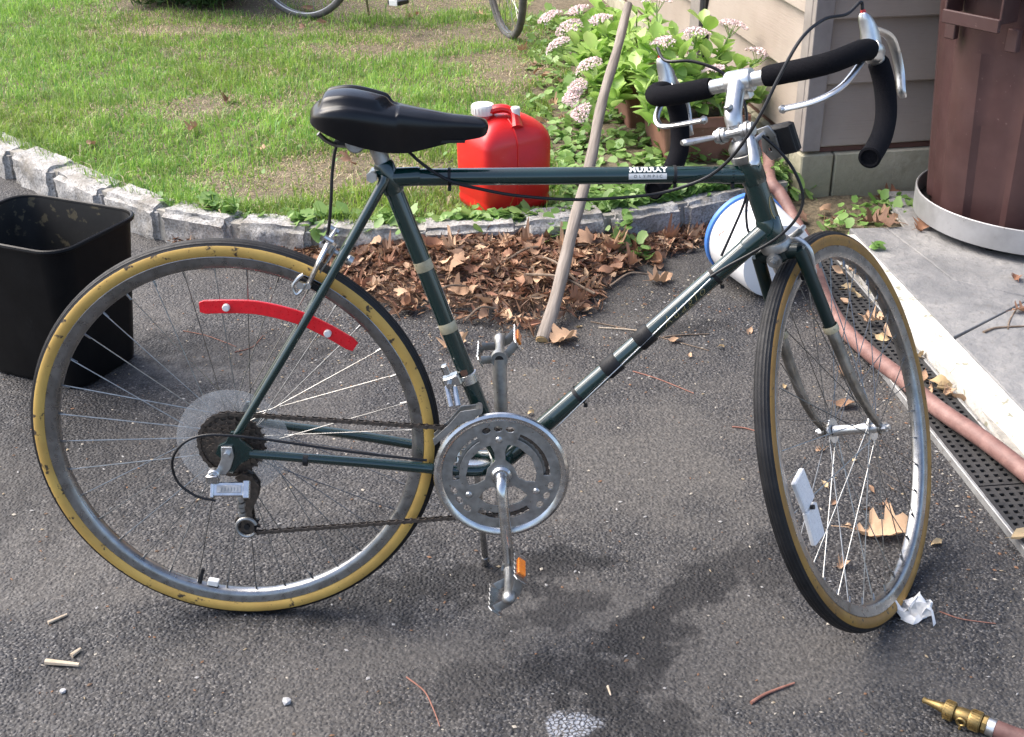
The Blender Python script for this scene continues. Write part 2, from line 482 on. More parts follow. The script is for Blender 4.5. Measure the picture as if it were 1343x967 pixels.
# pale dried paint splash
c_ = G(745, 950); bl = blob(nt, v, c_[0], c_[1], .05, .035, .35, 1.1, 30)
vo3 = nt.nodes.new('ShaderNodeTexVoronoi'); vo3.feature = 'DISTANCE_TO_EDGE'; vo3.inputs['Scale'].default_value = 125; nt.links.new(vadd.outputs[0], vo3.inputs['Vector'])
edge = ramp(nt, vo3.outputs['Distance'], [(.05, (0, 0, 0)), (.16, (1, 1, 1))])
col = mixc(nt, mixc(nt, 1.0, bl, edge, 'MULTIPLY'), col, (.36, .38, .42))
col = mixc(nt, 1.0, col, (.66, .665, .68), 'MULTIPLY')
nt.links.new(col, b.inputs['Base Color'])
nt.links.new(ramp(nt, noise(nt, v, 30, 4), [(.3, (.6,) * 3), (.7, (.85,) * 3)]), b.inputs['Roughness'])
b.inputs['Specular IOR Level'].default_value = .4
h1 = mixc(nt, 1.0, ramp(nt, vo.outputs['Distance'], [(.15, (1, 1, 1)), (.62, (0, 0, 0))]), scale_f(bigm, 1.0), 'LIGHTEN')
n1 = bump(nt, b, mixc(nt, scale_f(dust, .75), h1, scale_f(h1, .30)), .75, .004)
n2 = bump(nt, b, fine, .45, .003, n1)
n3 = bump(nt, b, noise(nt, v, 7, 5), .30, .012, n2)
MAT['asphalt'] = m_

mb = MB(); mb.add([(-300, -300, -.06), (300, -300, -.06), (300, 300, -.06), (-300, 300, -.06)], [(0, 1, 2, 3)])
MAT['earth'] = pbr('earth', (.055, .042, .03), (.09, .072, .05), 8, .9, bmp=.5, bscale=40, bdist=.02, kind='World')
tag(mb.build('ground', MAT['earth']), kind='structure')
rows = []
for y in np.linspace(-9, 5, 29):
    rows.append([(x, y, .0) for x in np.linspace(-12, 1.9, 29)])
mb = MB(); mb.grid(rows); tag(mb.build('driveway', MAT['asphalt']), kind='structure')

# ---- kerb line
KP = [(-7.5, 8.6), (-4.2, 5.2), (-2.6, 3.62), (-1.75, 2.84), (-1.28, 2.40), (-.75, 1.905), (-.40, 1.705), (-.02, 1.635), (.38, 1.645), (.74, 1.735), (1.04, 1.865), (1.36, 2.04)]
KC = np.array(spl([np.array([*q, 0]) for q in KP], 24))[:, :2]


def kerb_y(x): return np.interp(x, KC[:, 0], KC[:, 1])


m_, nt, b = new_mat('granite'); v = coords(nt, 'World')
g1 = noise(nt, v, 140, 4, .7); g2 = noise(nt, v, 11, 5, .6)
c = ramp(nt, g1, [(.30, (.10, .096, .09)), (.46, (.31, .30, .285)), (.62, (.47, .46, .44)), (.78, (.56, .55, .53))])
c = mixc(nt, ramp(nt, g2, [(.44, (0, 0, 0)), (.70, (.85, .85, .85))]), c, (.16, .14, .11))
nt.links.new(c, b.inputs['Base Color']); b.inputs['Roughness'].default_value = .85
bump(nt, b, noise(nt, v, 45, 6, .7), .8, .008)
MAT['granite'] = m_
MAT['mortar'] = pbr('mortar', (.22, .205, .18), (.34, .32, .28), 30, .95, bmp=.6, bscale=80, bdist=.006, kind='World')

kerb = empty('kerb', (0, 1.7, 0)); tag(kerb, kind='structure')
KI = Matrix.Translation((0, -1.7, 0))
mb = MB()
seg = [q for q in KC if -7.6 < q[0] < 1.40]
tn = np.gradient(np.array(seg), axis=0); tn /= np.linalg.norm(tn, axis=1)[:, None]; nn = np.stack([-tn[:, 1], tn[:, 0]], 1)
ra, rb, rc, rd = [], [], [], []
for q, n_ in zip(seg, nn):
    for lst, o_, z in ((ra, .012, -.03), (rb, .018, .097), (rc, .11, .098), (rd, .11, -.03)):
        lst.append((q[0] + n_[0] * o_, q[1] + n_[1] * o_, z))
mb.grid([ra, rb, rc, rd]); mb.build('mortar_bed', MAT['mortar'], kerb, mw=KI)
# rough granite setts, one object each
dist = np.concatenate([[0], np.cumsum(np.linalg.norm(np.diff(np.array(seg), axis=0), axis=1))])
tot = dist[-1]; s_ = .02; k = 0
anchor = np.interp(G(516, 320, .1)[0], np.array(seg)[:, 0], dist)
lens = []
s_ = anchor - 30 * .283
while s_ < tot - .1:
    L_ = .262 + rnd.uniform(-.035, .035)
    if s_ < .02 or s_ + L_ > tot: s_ += L_ + .03; continue
    mid = s_ + L_ / 2
    def at(d): return np.array([np.interp(d, dist, np.array(seg)[:, 0]), np.interp(d, dist, np.array(seg)[:, 1])])
    p0, p1 = at(s_), at(s_ + L_); ex = (p1 - p0) / np.linalg.norm(p1 - p0); ey = np.array([-ex[1], ex[0]])
    c_ = (p0 + p1) / 2 + ey * .052
    H = .107 + rnd.uniform(-.012, .009); nx, ny, nz = 16, 7, 7
    mb = MB(); pts = {}
    hx, hy = L_ / 2, .058 + rnd.uniform(-.006, .004)
    sx, sy = rnd.random() * 50, rnd.random() * 50
    sl = rnd.uniform(-.05, .05)
    def P3(u, w, t):      # u,w,t in -1..1, rounded box with knocks
        x, y, z = u * hx, w * hy, (t + 1) / 2 * (H + .04) - .04
        e = .93
        ax = max(0, abs(u) - e) / (1 - e); ay = max(0, abs(w) - e) / (1 - e); az = max(0, t - e) / (1 - e)
        if ax + ay + az > 1.01:
            k_ = .012 * (ax + ay + az - 1)
            x -= math.copysign(k_ * ax, u); y -= math.copysign(k_ * ay, w); z -= k_ * az
        j = vnoise(np.array([[x * 14 + sx + w * 3, y * 14 + sy + t * 3]]), 1, k % 17)[0] - .5
        j2 = abs(vnoise(np.array([[x * 34 + sy + t * 5, y * 34 + sx + w * 2 + t * 2]]), 1, k % 13)[0] - .5) * 2 - .5
        y += (.014 * j + .012 * j2) * (1 if w < 0 else .6) * (1 if abs(w) > .9 else 0)
        z += (.008 * j + .007 * j2) * (1 if t > .9 else 0) + sl * y * (1 if t > .9 else 0)
        x += (.010 * j) * (1 if abs(u) > .9 else 0)
        return (x, y, z)
    us = np.linspace(-1, 1, nx + 2); ws = np.linspace(-1, 1, ny + 2); ts = np.linspace(-1, 1, nz + 2)
    mb.grid([[P3(u, w, 1) for u in us] for w in ws]); mb.grid([[P3(u, -1, t) for u in us] for t in ts]); mb.grid([[P3(u, 1, t) for u in us] for t in ts])
    mb.grid([[P3(-1, w, t) for w in ws] for t in ts]); mb.grid([[P3(1, w, t) for w in ws] for t in ts])
    me = mb.mesh('kerb_stone', MAT['granite'], True, 50)
    bm = bmesh.new(); bm.from_mesh(me); bmesh.ops.remove_doubles(bm, verts=bm.verts[:], dist=.0006); bmesh.ops.recalc_face_normals(bm, faces=bm.faces[:]); bm.to_mesh(me); bm.free(); finish(me, True, 50)
    obj('kerb_stone', me, kerb, KI @ M4([[ex[0], ey[0], 0], [ex[1], ey[1], 0], [0, 0, 1]], (c_[0], c_[1], 0)))
    s_ += L_ + .022 + rnd.uniform(-.008, .012); k += 1

# ---- lawn soil
MAT['soil'] = pbr('lawn_soil', (.07, .056, .034), (.17, .135, .085), 70, .95, bmp=.7, bscale=70, bdist=.012, kind='World', specks=(.26, .21, .13), speck_scale=160, speck_th=.62)


def lawn_z(x, y):
    P = np.stack([np.atleast_1d(x), np.atleast_1d(y)], 1).astype(float)
    return .078 + .03 * (vnoise(P, 1.7, 3) - .5) + .016 * (vnoise(P, 6, 4) - .5) + .02 * np.clip((P[:, 1] - 2.2) / 3, 0, 1)


rows = []
xs = np.linspace(-7.0, 1.36, 150)
for t in np.concatenate([np.linspace(0, .5, 90) ** 1.0, np.linspace(.55, 1, 12)]):
    yy = kerb_y(xs) + .085 + t * 9
    zz = lawn_z(xs, yy); zz = np.where(t < .004, zz - .02, zz)
    rows.append(list(zip(xs, yy, zz)))
mb = MB(); mb.grid(rows); tag(mb.build('lawn', MAT['soil'], angle=80), kind='structure')
# bed between the kerb end, the patio and the house
rows = [[(x, y, .012 + .02 * vnoise(np.array([[x * 9, y * 9]]), 1, 5)[0]) for x in np.linspace(1.30, 1.72, 20)] for y in np.linspace(1.74, 2.3, 24)]
mb = MB(); mb.grid(rows); tag(mb.build('soil_bed', MAT['soil'], angle=80), kind='structure')

# ---- grass blades
patches = [(G(440, 225, .1), .42, .2), (G(255, 140, .1), .36, .16), (G(590, 45, .1), .55, .3), (G(480, 60, .1), .45, .16), (G(270, 40, .1), .7, .12), (G(300, 12, .1), .8, .3), (G(450, 5, .1), .8, .25), (G(600, 2, .1), .5, .3), (G(665, 90, .1), .25, .4), (G(330, 250, .1), .22, .1)]


def bare(X, Y):
    P = np.stack([X, Y], 1); w = np.zeros(len(X))
    for c_, rx, ry in patches:
        w = np.maximum(w, np.clip(1.35 - np.hypot((X - c_[0]) / rx, (Y - c_[1]) / ry), 0, 1))
    n_ = vnoise(P, 5, 9) * .6 + vnoise(P, 14, 10) * .4
    w = np.clip(w * 1.08 + (n_ - .55) * 1.2, 0, 1)
    return w


N = 520000
X = nrs.uniform(-3.3, 1.0, N); Y = kerb_y(X) + .075 + 6.2 * nrs.rand(N) ** 1.25
ok = (Y < 7.2) & (X < .62 + .25 * (vnoise(np.stack([X, Y], 1), 4, 2) - .5) + np.clip(3.4 - Y, 0, 1) * -.05)
ok &= ~((Y > 4.9) & (X > -1.7) & (X < -.9) & (nrs.rand(N) < .8))
w = bare(X, Y); rd_ = nrs.rand(N)
tuft = vnoise(np.stack([X, Y], 1), 22, 21)
straw = (rd_ < .13 + .66 * w)
ok &= (nrs.rand(N) < (.40 + .60 * tuft) * (1 - .40 * w) + .12)
X, Y, w, straw = X[ok], Y[ok], w[ok], straw[ok]; N = len(X)
Z = lawn_z(X, Y) - .004
hgt = (.017 + .036 * nrs.rand(N) ** 1.8) * (1 - .45 * w) * (.6 + .9 * vnoise(np.stack([X, Y], 1), 9, 12)); hgt = np.where(straw, hgt * .8, hgt)
edge_b = np.clip(1 - (Y - kerb_y(X) - .075) / .12, 0, 1); hgt *= 1 + .5 * edge_b * (X < .1)
az = nrs.rand(N) * 2 * PI; lean = nrs.rand(N) ** .9 * 1.35; lean = np.where(straw, 1.0 + nrs.rand(N) * .6, lean)
wd = .0011 + .0012 * nrs.rand(N)
d = np.stack([np.cos(az), np.sin(az)], 1); pa = az + PI / 2 + nrs.uniform(-.6, .6, N); pd = np.stack([np.cos(pa), np.sin(pa)], 1)
b0 = np.stack([X, Y, Z], 1); off = np.concatenate([pd * wd[:, None], np.zeros((N, 1))], 1)
mid = b0 + np.concatenate([d * (hgt * .5 * np.sin(lean * .6))[:, None], (hgt * .55 * np.cos(lean * .6))[:, None]], 1)
tip = mid + np.concatenate([d * (hgt * .6 * np.sin(lean * 1.3))[:, None], (hgt * .5 * np.cos(lean * 1.3))[:, None]], 1)
long_ = nrs.rand(N) < .012
hgt = np.where(long_, hgt * 2.0 + .02, hgt)
mid = b0 + np.concatenate([d * (hgt * .5 * np.sin(lean * .6))[:, None], (hgt * .55 * np.cos(lean * .6))[:, None]], 1)
tip = mid + np.concatenate([d * (hgt * .6 * np.sin(lean * 1.3))[:, None], (hgt * .5 * np.cos(lean * 1.3))[:, None]], 1)
V = np.stack([b0 - off, b0 + off, mid - off * .8, mid + off * .8, tip], 1).reshape(-1, 3)
i5 = np.arange(N)[:, None] * 5
F = np.concatenate([i5 + [0, 1, 3], i5 + [0, 3, 2], i5 + [2, 3, 4]], 1).reshape(-1, 3)
ca = np.array([.175, .34, .042]); cb = np.array([.32, .47, .105]); cc = np.array([.115, .26, .06]); cs = np.array([.60, .52, .34]); cs2 = np.array([.42, .32, .19])
r1 = nrs.rand(N)[:, None]; r2 = nrs.rand(N)[:, None]
big = vnoise(np.stack([X, Y], 1), 1.4, 31)[:, None]
colr = ca * (1 - r1) + cb * r1; colr = np.where(r2 < .22, cc, colr); colr = colr * (1 - .35 * (big - .3)) + np.array([.06, .03, .0]) * np.clip(big - .5, 0, 1) * 1.4
colr *= (.72 + .6 * vnoise(np.stack([X, Y], 1), 16, 33))[:, None]
colr = np.where(straw[:, None], cs * r1 + cs2 * (1 - r1), colr)
MAT['grass'] = leafy('grass_blades', None, None, .45, .4, attr=True)
go = obj('grass', big_mesh('grass', V, F, MAT['grass'], np.repeat(colr, 5, 0)))
tag(go, 'short patchy lawn grass with straw coloured bare spots behind the stone kerb', 'grass', kind='stuff')

# ---- creeping ground cover (round leaves)
def round_leaves(X, Y, Z, size, tilt, nrm=None):
    N = len(X); k = 8
    a = np.linspace(0, 2 * PI, k, endpoint=False)
    rad = np.array([.55, .95, 1.05, 1.0, .95, 1.0, 1.05, .95])           # notch at the stalk
    base = np.stack([np.cos(a) * rad, np.sin(a) * rad, .10 * np.cos(2 * a) + .12 * rad], 1)
    base = np.concatenate([[[0, 0, 0]], base])
    az = nrs.rand(N) * 2 * PI; tx = nrs.normal(0, tilt, N); ty = nrs.normal(0, tilt, N)
    ca_, sa_ = np.cos(az), np.sin(az)
    V = base[None] * size[:, None, None] * np.array([1, .95, 1])
    x = V[..., 0] * ca_[:, None] - V[..., 1] * sa_[:, None]; y = V[..., 0] * sa_[:, None] + V[..., 1] * ca_[:, None]
    z = V[..., 2] + x * tx[:, None] + y * ty[:, None]
    V = np.stack([x + X[:, None], y + Y[:, None], z + Z[:, None]], 2).reshape(-1, 3)
    i9 = np.arange(N)[:, None] * 9
    F = np.concatenate([i9 + [0, 1 + j, 1 + (j + 1) % k] for j in range(k)], 1).reshape(-1, 3)
    return V, F, 9


NC = 19000
X = nrs.uniform(-.75, 1.33, NC); t = nrs.rand(NC)
Y = kerb_y(X) + .06 + np.where(nrs.rand(NC) < .45, .10 * t ** 1.5, .1 + 2.9 * t ** 1.6)
P = np.stack([X, Y], 1); den = vnoise(P, 7, 41) * .6 + vnoise(P, 18, 42) * .4
band = np.exp(-((Y - kerb_y(X) - .09) / .07) ** 2) * np.clip((X + .8) / .4, 0, 1)
right = np.clip((X - .42 - .0 * Y) / .25, 0, 1) * np.clip((X - .40) / .2, 0, 1)
keep = nrs.rand(NC) < np.clip(.014 + .8 * band * (den > .40) + 1.0 * right * (den > .30), 0, 1)
keep &= X < 1.42 - .17 * (Y - 2.1) - .05
lone = np.where((band + right)[keep] < .25, .45, 1.0)
X, Y = X[keep], Y[keep]
h = np.abs(nrs.normal(.012, .014, len(X)))
V1, F1, kk = round_leaves(X, Y, lawn_z(X, Y) + h, nrs.uniform(.009, .023, len(X)) * lone, .45)
# sprigs hanging over the kerb, weeds at the foundation
ex_ = []
for (px, py, z, n_, s) in [(735, 305, .07, 26, .045), (735, 325, .03, 22, .04), (812, 322, .03, 20, .035), (820, 290, .09, 14, .03), (840, 335, .02, 12, .03), (525, 290, .10, 40, .09), (420, 300, .1, 26, .08), (620, 290, .1, 26, .07), (900, 255, .1, 20, .05),
                           (1170, 272, .03, 34, .06), (1140, 290, .02, 26, .06), (1100, 300, .02, 20, .05), (1195, 280, .03, 20, .05), (1120, 280, .03, 20, .06), (1050, 255, .03, 30, .05), (1015, 215, .1, 40, .06), (1020, 240, .08, 20, .05), (1148, 330, .05, 7, .015)]:
    c_ = G(px, py, z)
    for _ in range(n_): ex_.append((c_[0] + rnd.gauss(0, s * .6), c_[1] + rnd.gauss(0, s * .5), max(.008, z * .8 + rnd.gauss(.008, .016)), rnd.uniform(.008, .02)))
ex_ = np.array(ex_); V2, F2, _ = round_leaves(ex_[:, 0], ex_[:, 1], ex_[:, 2] + .012, ex_[:, 3], .5)
V = np.concatenate([V1, V2]); F = np.concatenate([F1, F2 + len(V1)]); N = len(V) // 9
r1 = nrs.rand(N)[:, None]; colr = np.array([.13, .26, .055]) * (1 - r1) + np.array([.29, .43, .14]) * r1
MAT['cover'] = leafy('ground_cover_leaf', None, None, .42, .35, attr=True)
tag(obj('ground_cover', big_mesh('ground_cover', V, F, MAT['cover'], np.repeat(colr, 9, 0))), 'creeping round leaved ground cover along the kerb and around the planters', 'ground cover', kind='stuff')

# ---- drain channel with black plastic grating
KD = -.1
DR = rot([0, 0, 1], math.atan2(1, KD) - PI / 2)[:3, :3]        # local +y runs along the drain (away from the camera)
drain = empty('drain_channel', (1.412, 1.0, 0)); drain.rotation_euler = (0, 0, math.atan(-KD))
tag(drain, 'long trench drain with black plastic grating beside the white painted patio edge', 'drain')
MAT['grate'] = pbr('grate_plastic', (.022, .022, .023), (.04, .039, .038), 25, .5, .7, specks=(.10, .09, .075), speck_scale=60, speck_th=.66)
MAT['galv'] = pbr('galvanised_edge', (.40, .40, .39), (.26, .255, .25), 25, .5, .65, .6, specks=(.12, .09, .07), speck_scale=50, speck_th=.64)
MAT['pit'] = pbr('drain_pit', (.012, .011, .01), (.03, .027, .022), 20, .9)
# recess box under the grate sits inside a shallow raised frame, 12 mm proud of the asphalt
mb = MB(); mb.box((0, -.1, .0035), (.112, 3.0, .003)); mb.build('channel_bottom', MAT['pit'], drain)
for s in (-1, 1):
    mb = MB(); mb.box((s * .0605, -.1, .008), (.008, 3.0, .018), bev=.002); mb.build('edge_strip', MAT['galv'], drain)
p_ = .0205; nxh, nyh = 5, 24
hole = []
W_, L_ = .110, nyh * p_ + .006
ol = [[(-W_ / 2, -L_ / 2), (W_ / 2, -L_ / 2), (W_ / 2, L_ / 2), (-W_ / 2, L_ / 2)]]
for i in range(nxh):
    for j in range(nyh):
        cx, cy = (i - (nxh - 1) / 2) * p_, (j - (nyh - 1) / 2) * p_; q = .0054
        ol.append([(cx - q, cy - q), (cx - q, cy + q), (cx + q, cy + q), (cx + q, cy - q)])
gv, gf = plate_mesh(ol, .008)
mb = MB(); mb.add(gv, gf); gme = mb.mesh('grate_section', MAT['grate'], False)
for k in range(6):
    obj('grate_section', gme, drain, Matrix.Translation((0, 1.13 - k * (L_ + .004), .011)))

# ---- patio: white painted edge and flagstones
MAT['whitepaint'] = pbr('white_masonry_paint', (.58, .57, .54), (.44, .42, .38), 18, .85, bmp=.7, bscale=70, bdist=.006, specks=(.27, .26, .19), speck_scale=30, speck_th=.60, kind='World')
m_, nt, b = new_mat('bluestone'); v = coords(nt, 'World')
c = ramp(nt, noise(nt, v, 5, 6, .6, .6), [(.34, (.12, .122, .126)), (.5, (.20, .198, .196)), (.64, (.28, .272, .258))])
c = mixc(nt, ramp(nt, noise(nt, v, 60, 4), [(.56, (0, 0, 0)), (.70, (.7, .7, .7))]), c, (.11, .105, .098))
oi = nt.nodes.new('ShaderNodeObjectInfo'); c = mixc(nt, .25, c, ramp(nt, oi.outputs['Random'], [(0, (.19, .19, .195)), (1, (.30, .285, .265))]))
nt.links.new(c, b.inputs['Base Color']); b.inputs['Roughness'].default_value = .75
bump(nt, b, noise(nt, v, 16, 8, .65), .9, .014)
MAT['bluestone'] = m_


def xs_(Y, x1): return x1 + KD * (Y - 1.0)


patio = empty('patio', (1.55, 1.0, 0)); tag(patio, kind='structure'); PIm = Matrix.Translation((-1.55, -1.0, 0))
mb = MB()
ys = np.linspace(-1.6, 1.70, 90)
R0, R1, R2, R3 = [], [], [], []
for y in ys:
    j = (vnoise(np.array([[3.1, y]]), 9, 2)[0] - .5) * .012; j2 = (vnoise(np.array([[9.1, y]]), 17, 3)[0] - .5) * .010
    R0.append((xs_(y, 1.484), y, -.01)); R1.append((xs_(y, 1.486) + j, y, .040 + j2)); R2.append((xs_(y, 1.498) + j, y, .051 + j2 * .6)); R3.append((xs_(y, 1.556), y, .052))
mb.grid([R0, R1, R2, R3, [(q[0], q[1], -.01) for q in R3]]); mb.build('painted_edge', MAT['whitepaint'], patio, mw=PIm)
mb = MB(); mb.add([(1.55, -1.6, .035), (5, -1.6, .035), (5, 2.1, .035), (1.66, 2.1, .035), (1.66, 1.76, .035), (1.50, 1.76, .035)], [(0, 1, 2, 3, 4, 5)]); mb.build('joint_bed', MAT['mortar'], patio, mw=PIm)
a0 = (xs_(1.0, 1.562), .985); a1 = (1.80, 1.185)
sl_ = (a1[1] - a0[1]) / (a1[0] - a0[0])
def lin(x): return a0[1] + sl_ * (x - a0[0])
b0_, b1_ = G(1167, 306, .05), G(1262, 380, .05)
def lin2(y): return b0_[0] + (b1_[0] - b0_[0]) * (y - b0_[1]) / (b1_[1] - b0_[1])
sx2 = lin2(lin(1.75))
polys = [[(xs_(1.75, 1.562), 1.745), (xs_(1.0, 1.562), 1.002), (1.83, lin(1.83) + .012), (lin2(1.35), 1.35), (lin2(1.75), 1.75)],
         [(lin2(1.75) + .01, 1.75), (lin2(1.35) + .01, 1.35), (1.84, lin(1.84) + .014), (2.5, 1.5), (2.5, 2.08), (1.67, 2.08), (1.67, 1.76)],
         [(xs_(.98, 1.562), .980), (xs_(.30, 1.562), .30), (2.3, .42), (2.35, 1.37), (1.84, lin(1.84))],
         [(xs_(.29, 1.562), .285), (xs_(-.7, 1.562), -.7), (2.3, -.6), (2.3, .405)],
         [(2.51, 2.08), (2.51, 1.5), (2.37, 1.38), (2.33, .42), (2.33, -.6), (4.5, -.6), (4.5, 2.08)]]
for P_ in polys:
    vs, fs = plate_mesh([P_], .016, .004); vs[:, 2] += .042
    mb = MB(); mb.add(vs, fs); mb.build('flagstone', MAT['bluestone'], patio, mw=PIm, angle=50)
# ================================================================== HOUSE
HA = math.radians(8.5)
house = empty('house', (1.395, 2.095, 0), (0, 0, HA))
tag(house, 'taupe house corner with wide lapped boards above a low concrete block foundation', 'house')
m_, nt, b = new_mat('taupe_boards'); v = coords(nt, 'Object', (1, 1, 1)); vw = coords(nt, 'Object', (2.0, 2.0, 40))
c = ramp(nt, noise(nt, v, 3, 5, .6), [(.3, (.27, .218, .178)), (.7, (.34, .288, .242))])
c = mixc(nt, ramp(nt, noise(nt, vw, 6, 4), [(.58, (0, 0, 0)), (.8, (.35, .35, .35))]), c, (.14, .115, .10))
nt.links.new(c, b.inputs['Base Color']); b.inputs['Roughness'].default_value = .6
bump(nt, b, noise(nt, vw, 5, 5, .6), .25, .004); MAT['board'] = m_
MAT['trim'] = pbr('trim_paint', (.20, .175, .16), (.27, .24, .22), 9, .6, bmp=.25, bscale=30, bdist=.003)
MAT['redbrown'] = pbr('sill_board', (.09, .04, .03), (.13, .06, .045), 12, .7)
m_, nt, b = new_mat('concrete_block'); v = coords(nt, 'World')
c = ramp(nt, noise(nt, v, 9, 6, .65), [(.3, (.22, .205, .14)), (.55, (.42, .385, .29)), (.75, (.56, .52, .42))])
c = mixc(nt, ramp(nt, noise(nt, v, 4.5, 5), [(.48, (0, 0, 0)), (.72, (.6, .6, .6))]), c, (.10, .115, .05))
nt.links.new(c, b.inputs['Base Color']); b.inputs['Roughness'].default_value = .95
bump(nt, b, noise(nt, v, 60, 5, .7), .7, .006); MAT['block'] = m_
FH = .172
# foundation blocks: along local +x (shaded front) and local +y (sunlit side)
x0 = 0.0
for i, L_ in enumerate([.115, .40, .40, .40, .40, .40, .40, .40]):
    mb = MB(); mb.box((x0 + L_ / 2, .06, FH / 2 - .02), (L_ - .006, .12, FH + .04), bev=.008); mb.build('foundation_block', MAT['block'], house); x0 += L_
y0 = .125
for i in range(10):
    mb = MB(); mb.box((.06, y0 + .2, FH / 2 - .02), (.12, .392, FH + .04), bev=.008); mb.build('foundation_block', MAT['block'], house); y0 += .4
mb = MB(); mb.box((1.45, .075, .07), (2.85, .10, .19)); mb.build('foundation_mortar', MAT['mortar'], house)
mb = MB(); mb.box((.075, 2.1, .07), (.10, 4.0, .19)); mb.build('foundation_mortar', MAT['mortar'], house)
mb = MB(); mb.box((1.47, .045, FH + .010), (2.80, .05, .018), bev=.003); mb.build('sill_board', MAT['redbrown'], house)
mb = MB(); mb.box((.045, 2.09, FH + .010), (.05, 4.0, .018), bev=.003); mb.build('sill_board', MAT['redbrown'], house)


def plank(L_, h, seed):
    """lapped board: face in local xz, x along, thick at the bottom edge, outside is -y"""
    mb = MB(); n_ = max(4, int(L_ / .12)); r_ = np.random.RandomState(seed)
    wv = np.cumsum(r_.normal(0, .0006, n_ + 1)); wv -= np.linspace(wv[0], wv[-1], n_ + 1)
    prof = [(.0, .0), (-.033, .0), (-.035, .004), (-.008, h), (.0, h)]
    rows = []
    for i in range(n_ + 1):
        x = i / n_ * L_
        rows.append([(x, y, z + wv[i] * (1 if z < .01 else .4)) for y, z in prof])
    mb.grid(rows, closed_u=True); mb.add(rows[0], [(0, 1, 2, 3, 4)]); mb.add(rows[-1], [(4, 3, 2, 1, 0)])
    return mb.mesh('plank', MAT['board'], True, 30)


BH = .203
for k in range(12):
    z = FH + .022 + k * BH
    obj('plank', plank(2.75, BH + .012, k), house, Matrix.Translation((.065, .044, z)))
    # side wall: local y runs away; outside is -x
    Rm = Matrix.Rotation(-PI / 2, 4, 'Z')
    obj('plank', plank(3.9, BH + .012, 50 + k), house, Matrix.Translation((.044, 3.96, z)) @ Rm)
mb = MB(); mb.box((1.45, .09, 1.35), (2.8, .10, 2.35)); mb.build('wall', MAT['trim'], house)
mb = MB(); mb.box((.09, 2.1, 1.35), (.10, 3.95, 2.35)); mb.build('wall', MAT['trim'], house)
mb = MB(); mb.box((.031, .013, FH + .012 + 1.2), (.060, .030, 2.40), bev=.003); mb.build('corner_board', MAT['trim'], house)
mb = MB(); mb.box((.013, .061, FH + .012 + 1.2), (.026, .062, 2.40), bev=.003); mb.build('corner_board', MAT['trim'], house)
# vertical trim with a dark gap on the side wall, seen beside the flowers
HR = rot([0, 0, 1], HA); HO = np.array([1.395, 2.095, 0])
_d = HR.T @ ray(921, 25); _o = HR.T @ (CAM_LOC - HO); ht_ = _o + _d * (.0 - _o[0]) / _d[0]
mb = MB(); mb.box((.004, ht_[1] + .075, FH + 1.2), (.030, .13, 2.36), bev=.003); mb.build('trim_board', MAT['trim'], house)
mb = MB(); mb.box((.008, ht_[1] - .012, FH + 1.2), (.012, .030, 2.36)); mb.build('trim_gap', MAT['blackplastic'], house)
mb = MB(); mb.add([(-.35, -.35, 2.56), (3.0, -.35, 2.56), (3.0, 4.3, 2.56), (-.35, 4.3, 2.56), (-.35, -.35, 2.70), (3.0, -.35, 2.70), (3.0, 4.3, 3.3), (-.35, 4.3, 3.3)],
                  [(0, 3, 2, 1), (4, 5, 6, 7), (0, 1, 5, 4), (1, 2, 6, 5), (2, 3, 7, 6), (3, 0, 4, 7)])
mb.build('roof', MAT['redbrown'], house)

# ================================================================== BROWN BIN ON A RING TROLLEY
BC = np.array([2.045, 1.775]); PZ = .054
tro = empty('bin_trolley', (BC[0], BC[1], PZ)); tag(tro, 'grey metal ring trolley on small casters under the brown bin', 'trolley')
MAT['band'] = pbr('grey_band_metal', (.40, .40, .405), (.30, .30, .30), 10, .45, .6, .55, specks=(.2, .19, .18), speck_scale=40, speck_th=.66)
RR = .352
mb = MB(); mb.lathe([(RR - .003, .028), (RR, .026), (RR + .003, .028), (RR + .003, .096), (RR, .098), (RR - .003, .096)], (0, 0, 0), (0, 0, 1), 72, closed=True); mb.build('ring_band', MAT['band'], tro)
mb = MB(); mb.lathe([(.0, .036), (RR - .006, .036), (RR - .006, .046), (0, .046)], (0, 0, 0), (0, 0, 1), 48, cap=False); mb.build('platform', MAT['pit'], tro)
for k in range(5):
    a = 2 * PI * k / 5 + 3.95; c_ = np.array([math.cos(a), math.sin(a), 0]) * (RR - .055)
    mb = MB(); ax = np.array([math.sin(a), -math.cos(a), 0])
    mb.lathe([(.0, -.011), (.014, -.011), (.0175, -.007), (.0175, .007), (.014, .011), (0, .011)], c_ + [0, 0, .0175], ax, 16, cap=False); mb.box(c_ + [0, 0, .033], (.03, .03, .008)); mb.build('caster', MAT['blackplastic'], tro)
MAT['brown'] = pbr('brown_plastic', (.044, .0190, .018), (.064, .030, .0285), 7, .42, .55, bmp=.1, bscale=120, bdist=.001, specks=(.13, .085, .075), speck_scale=70, speck_th=.69)
bn = empty('rubbish_bin', (BC[0] - .03, BC[1] + .02, PZ + .048)); tag(bn, 'tall brown plastic rubbish bin with moulded handle standing in a metal ring', 'rubbish bin')
nA = 96; rows = []
def bin_r(z): return .285 + .055 * z / .8
prof = [0, .012, .02, .2, .30, .305, .50, .505, .62, .66, .665, .72, .80]
fa = math.atan2(CAM_LOC[1] - BC[1], CAM_LOC[0] - BC[0])         # side that faces the drive
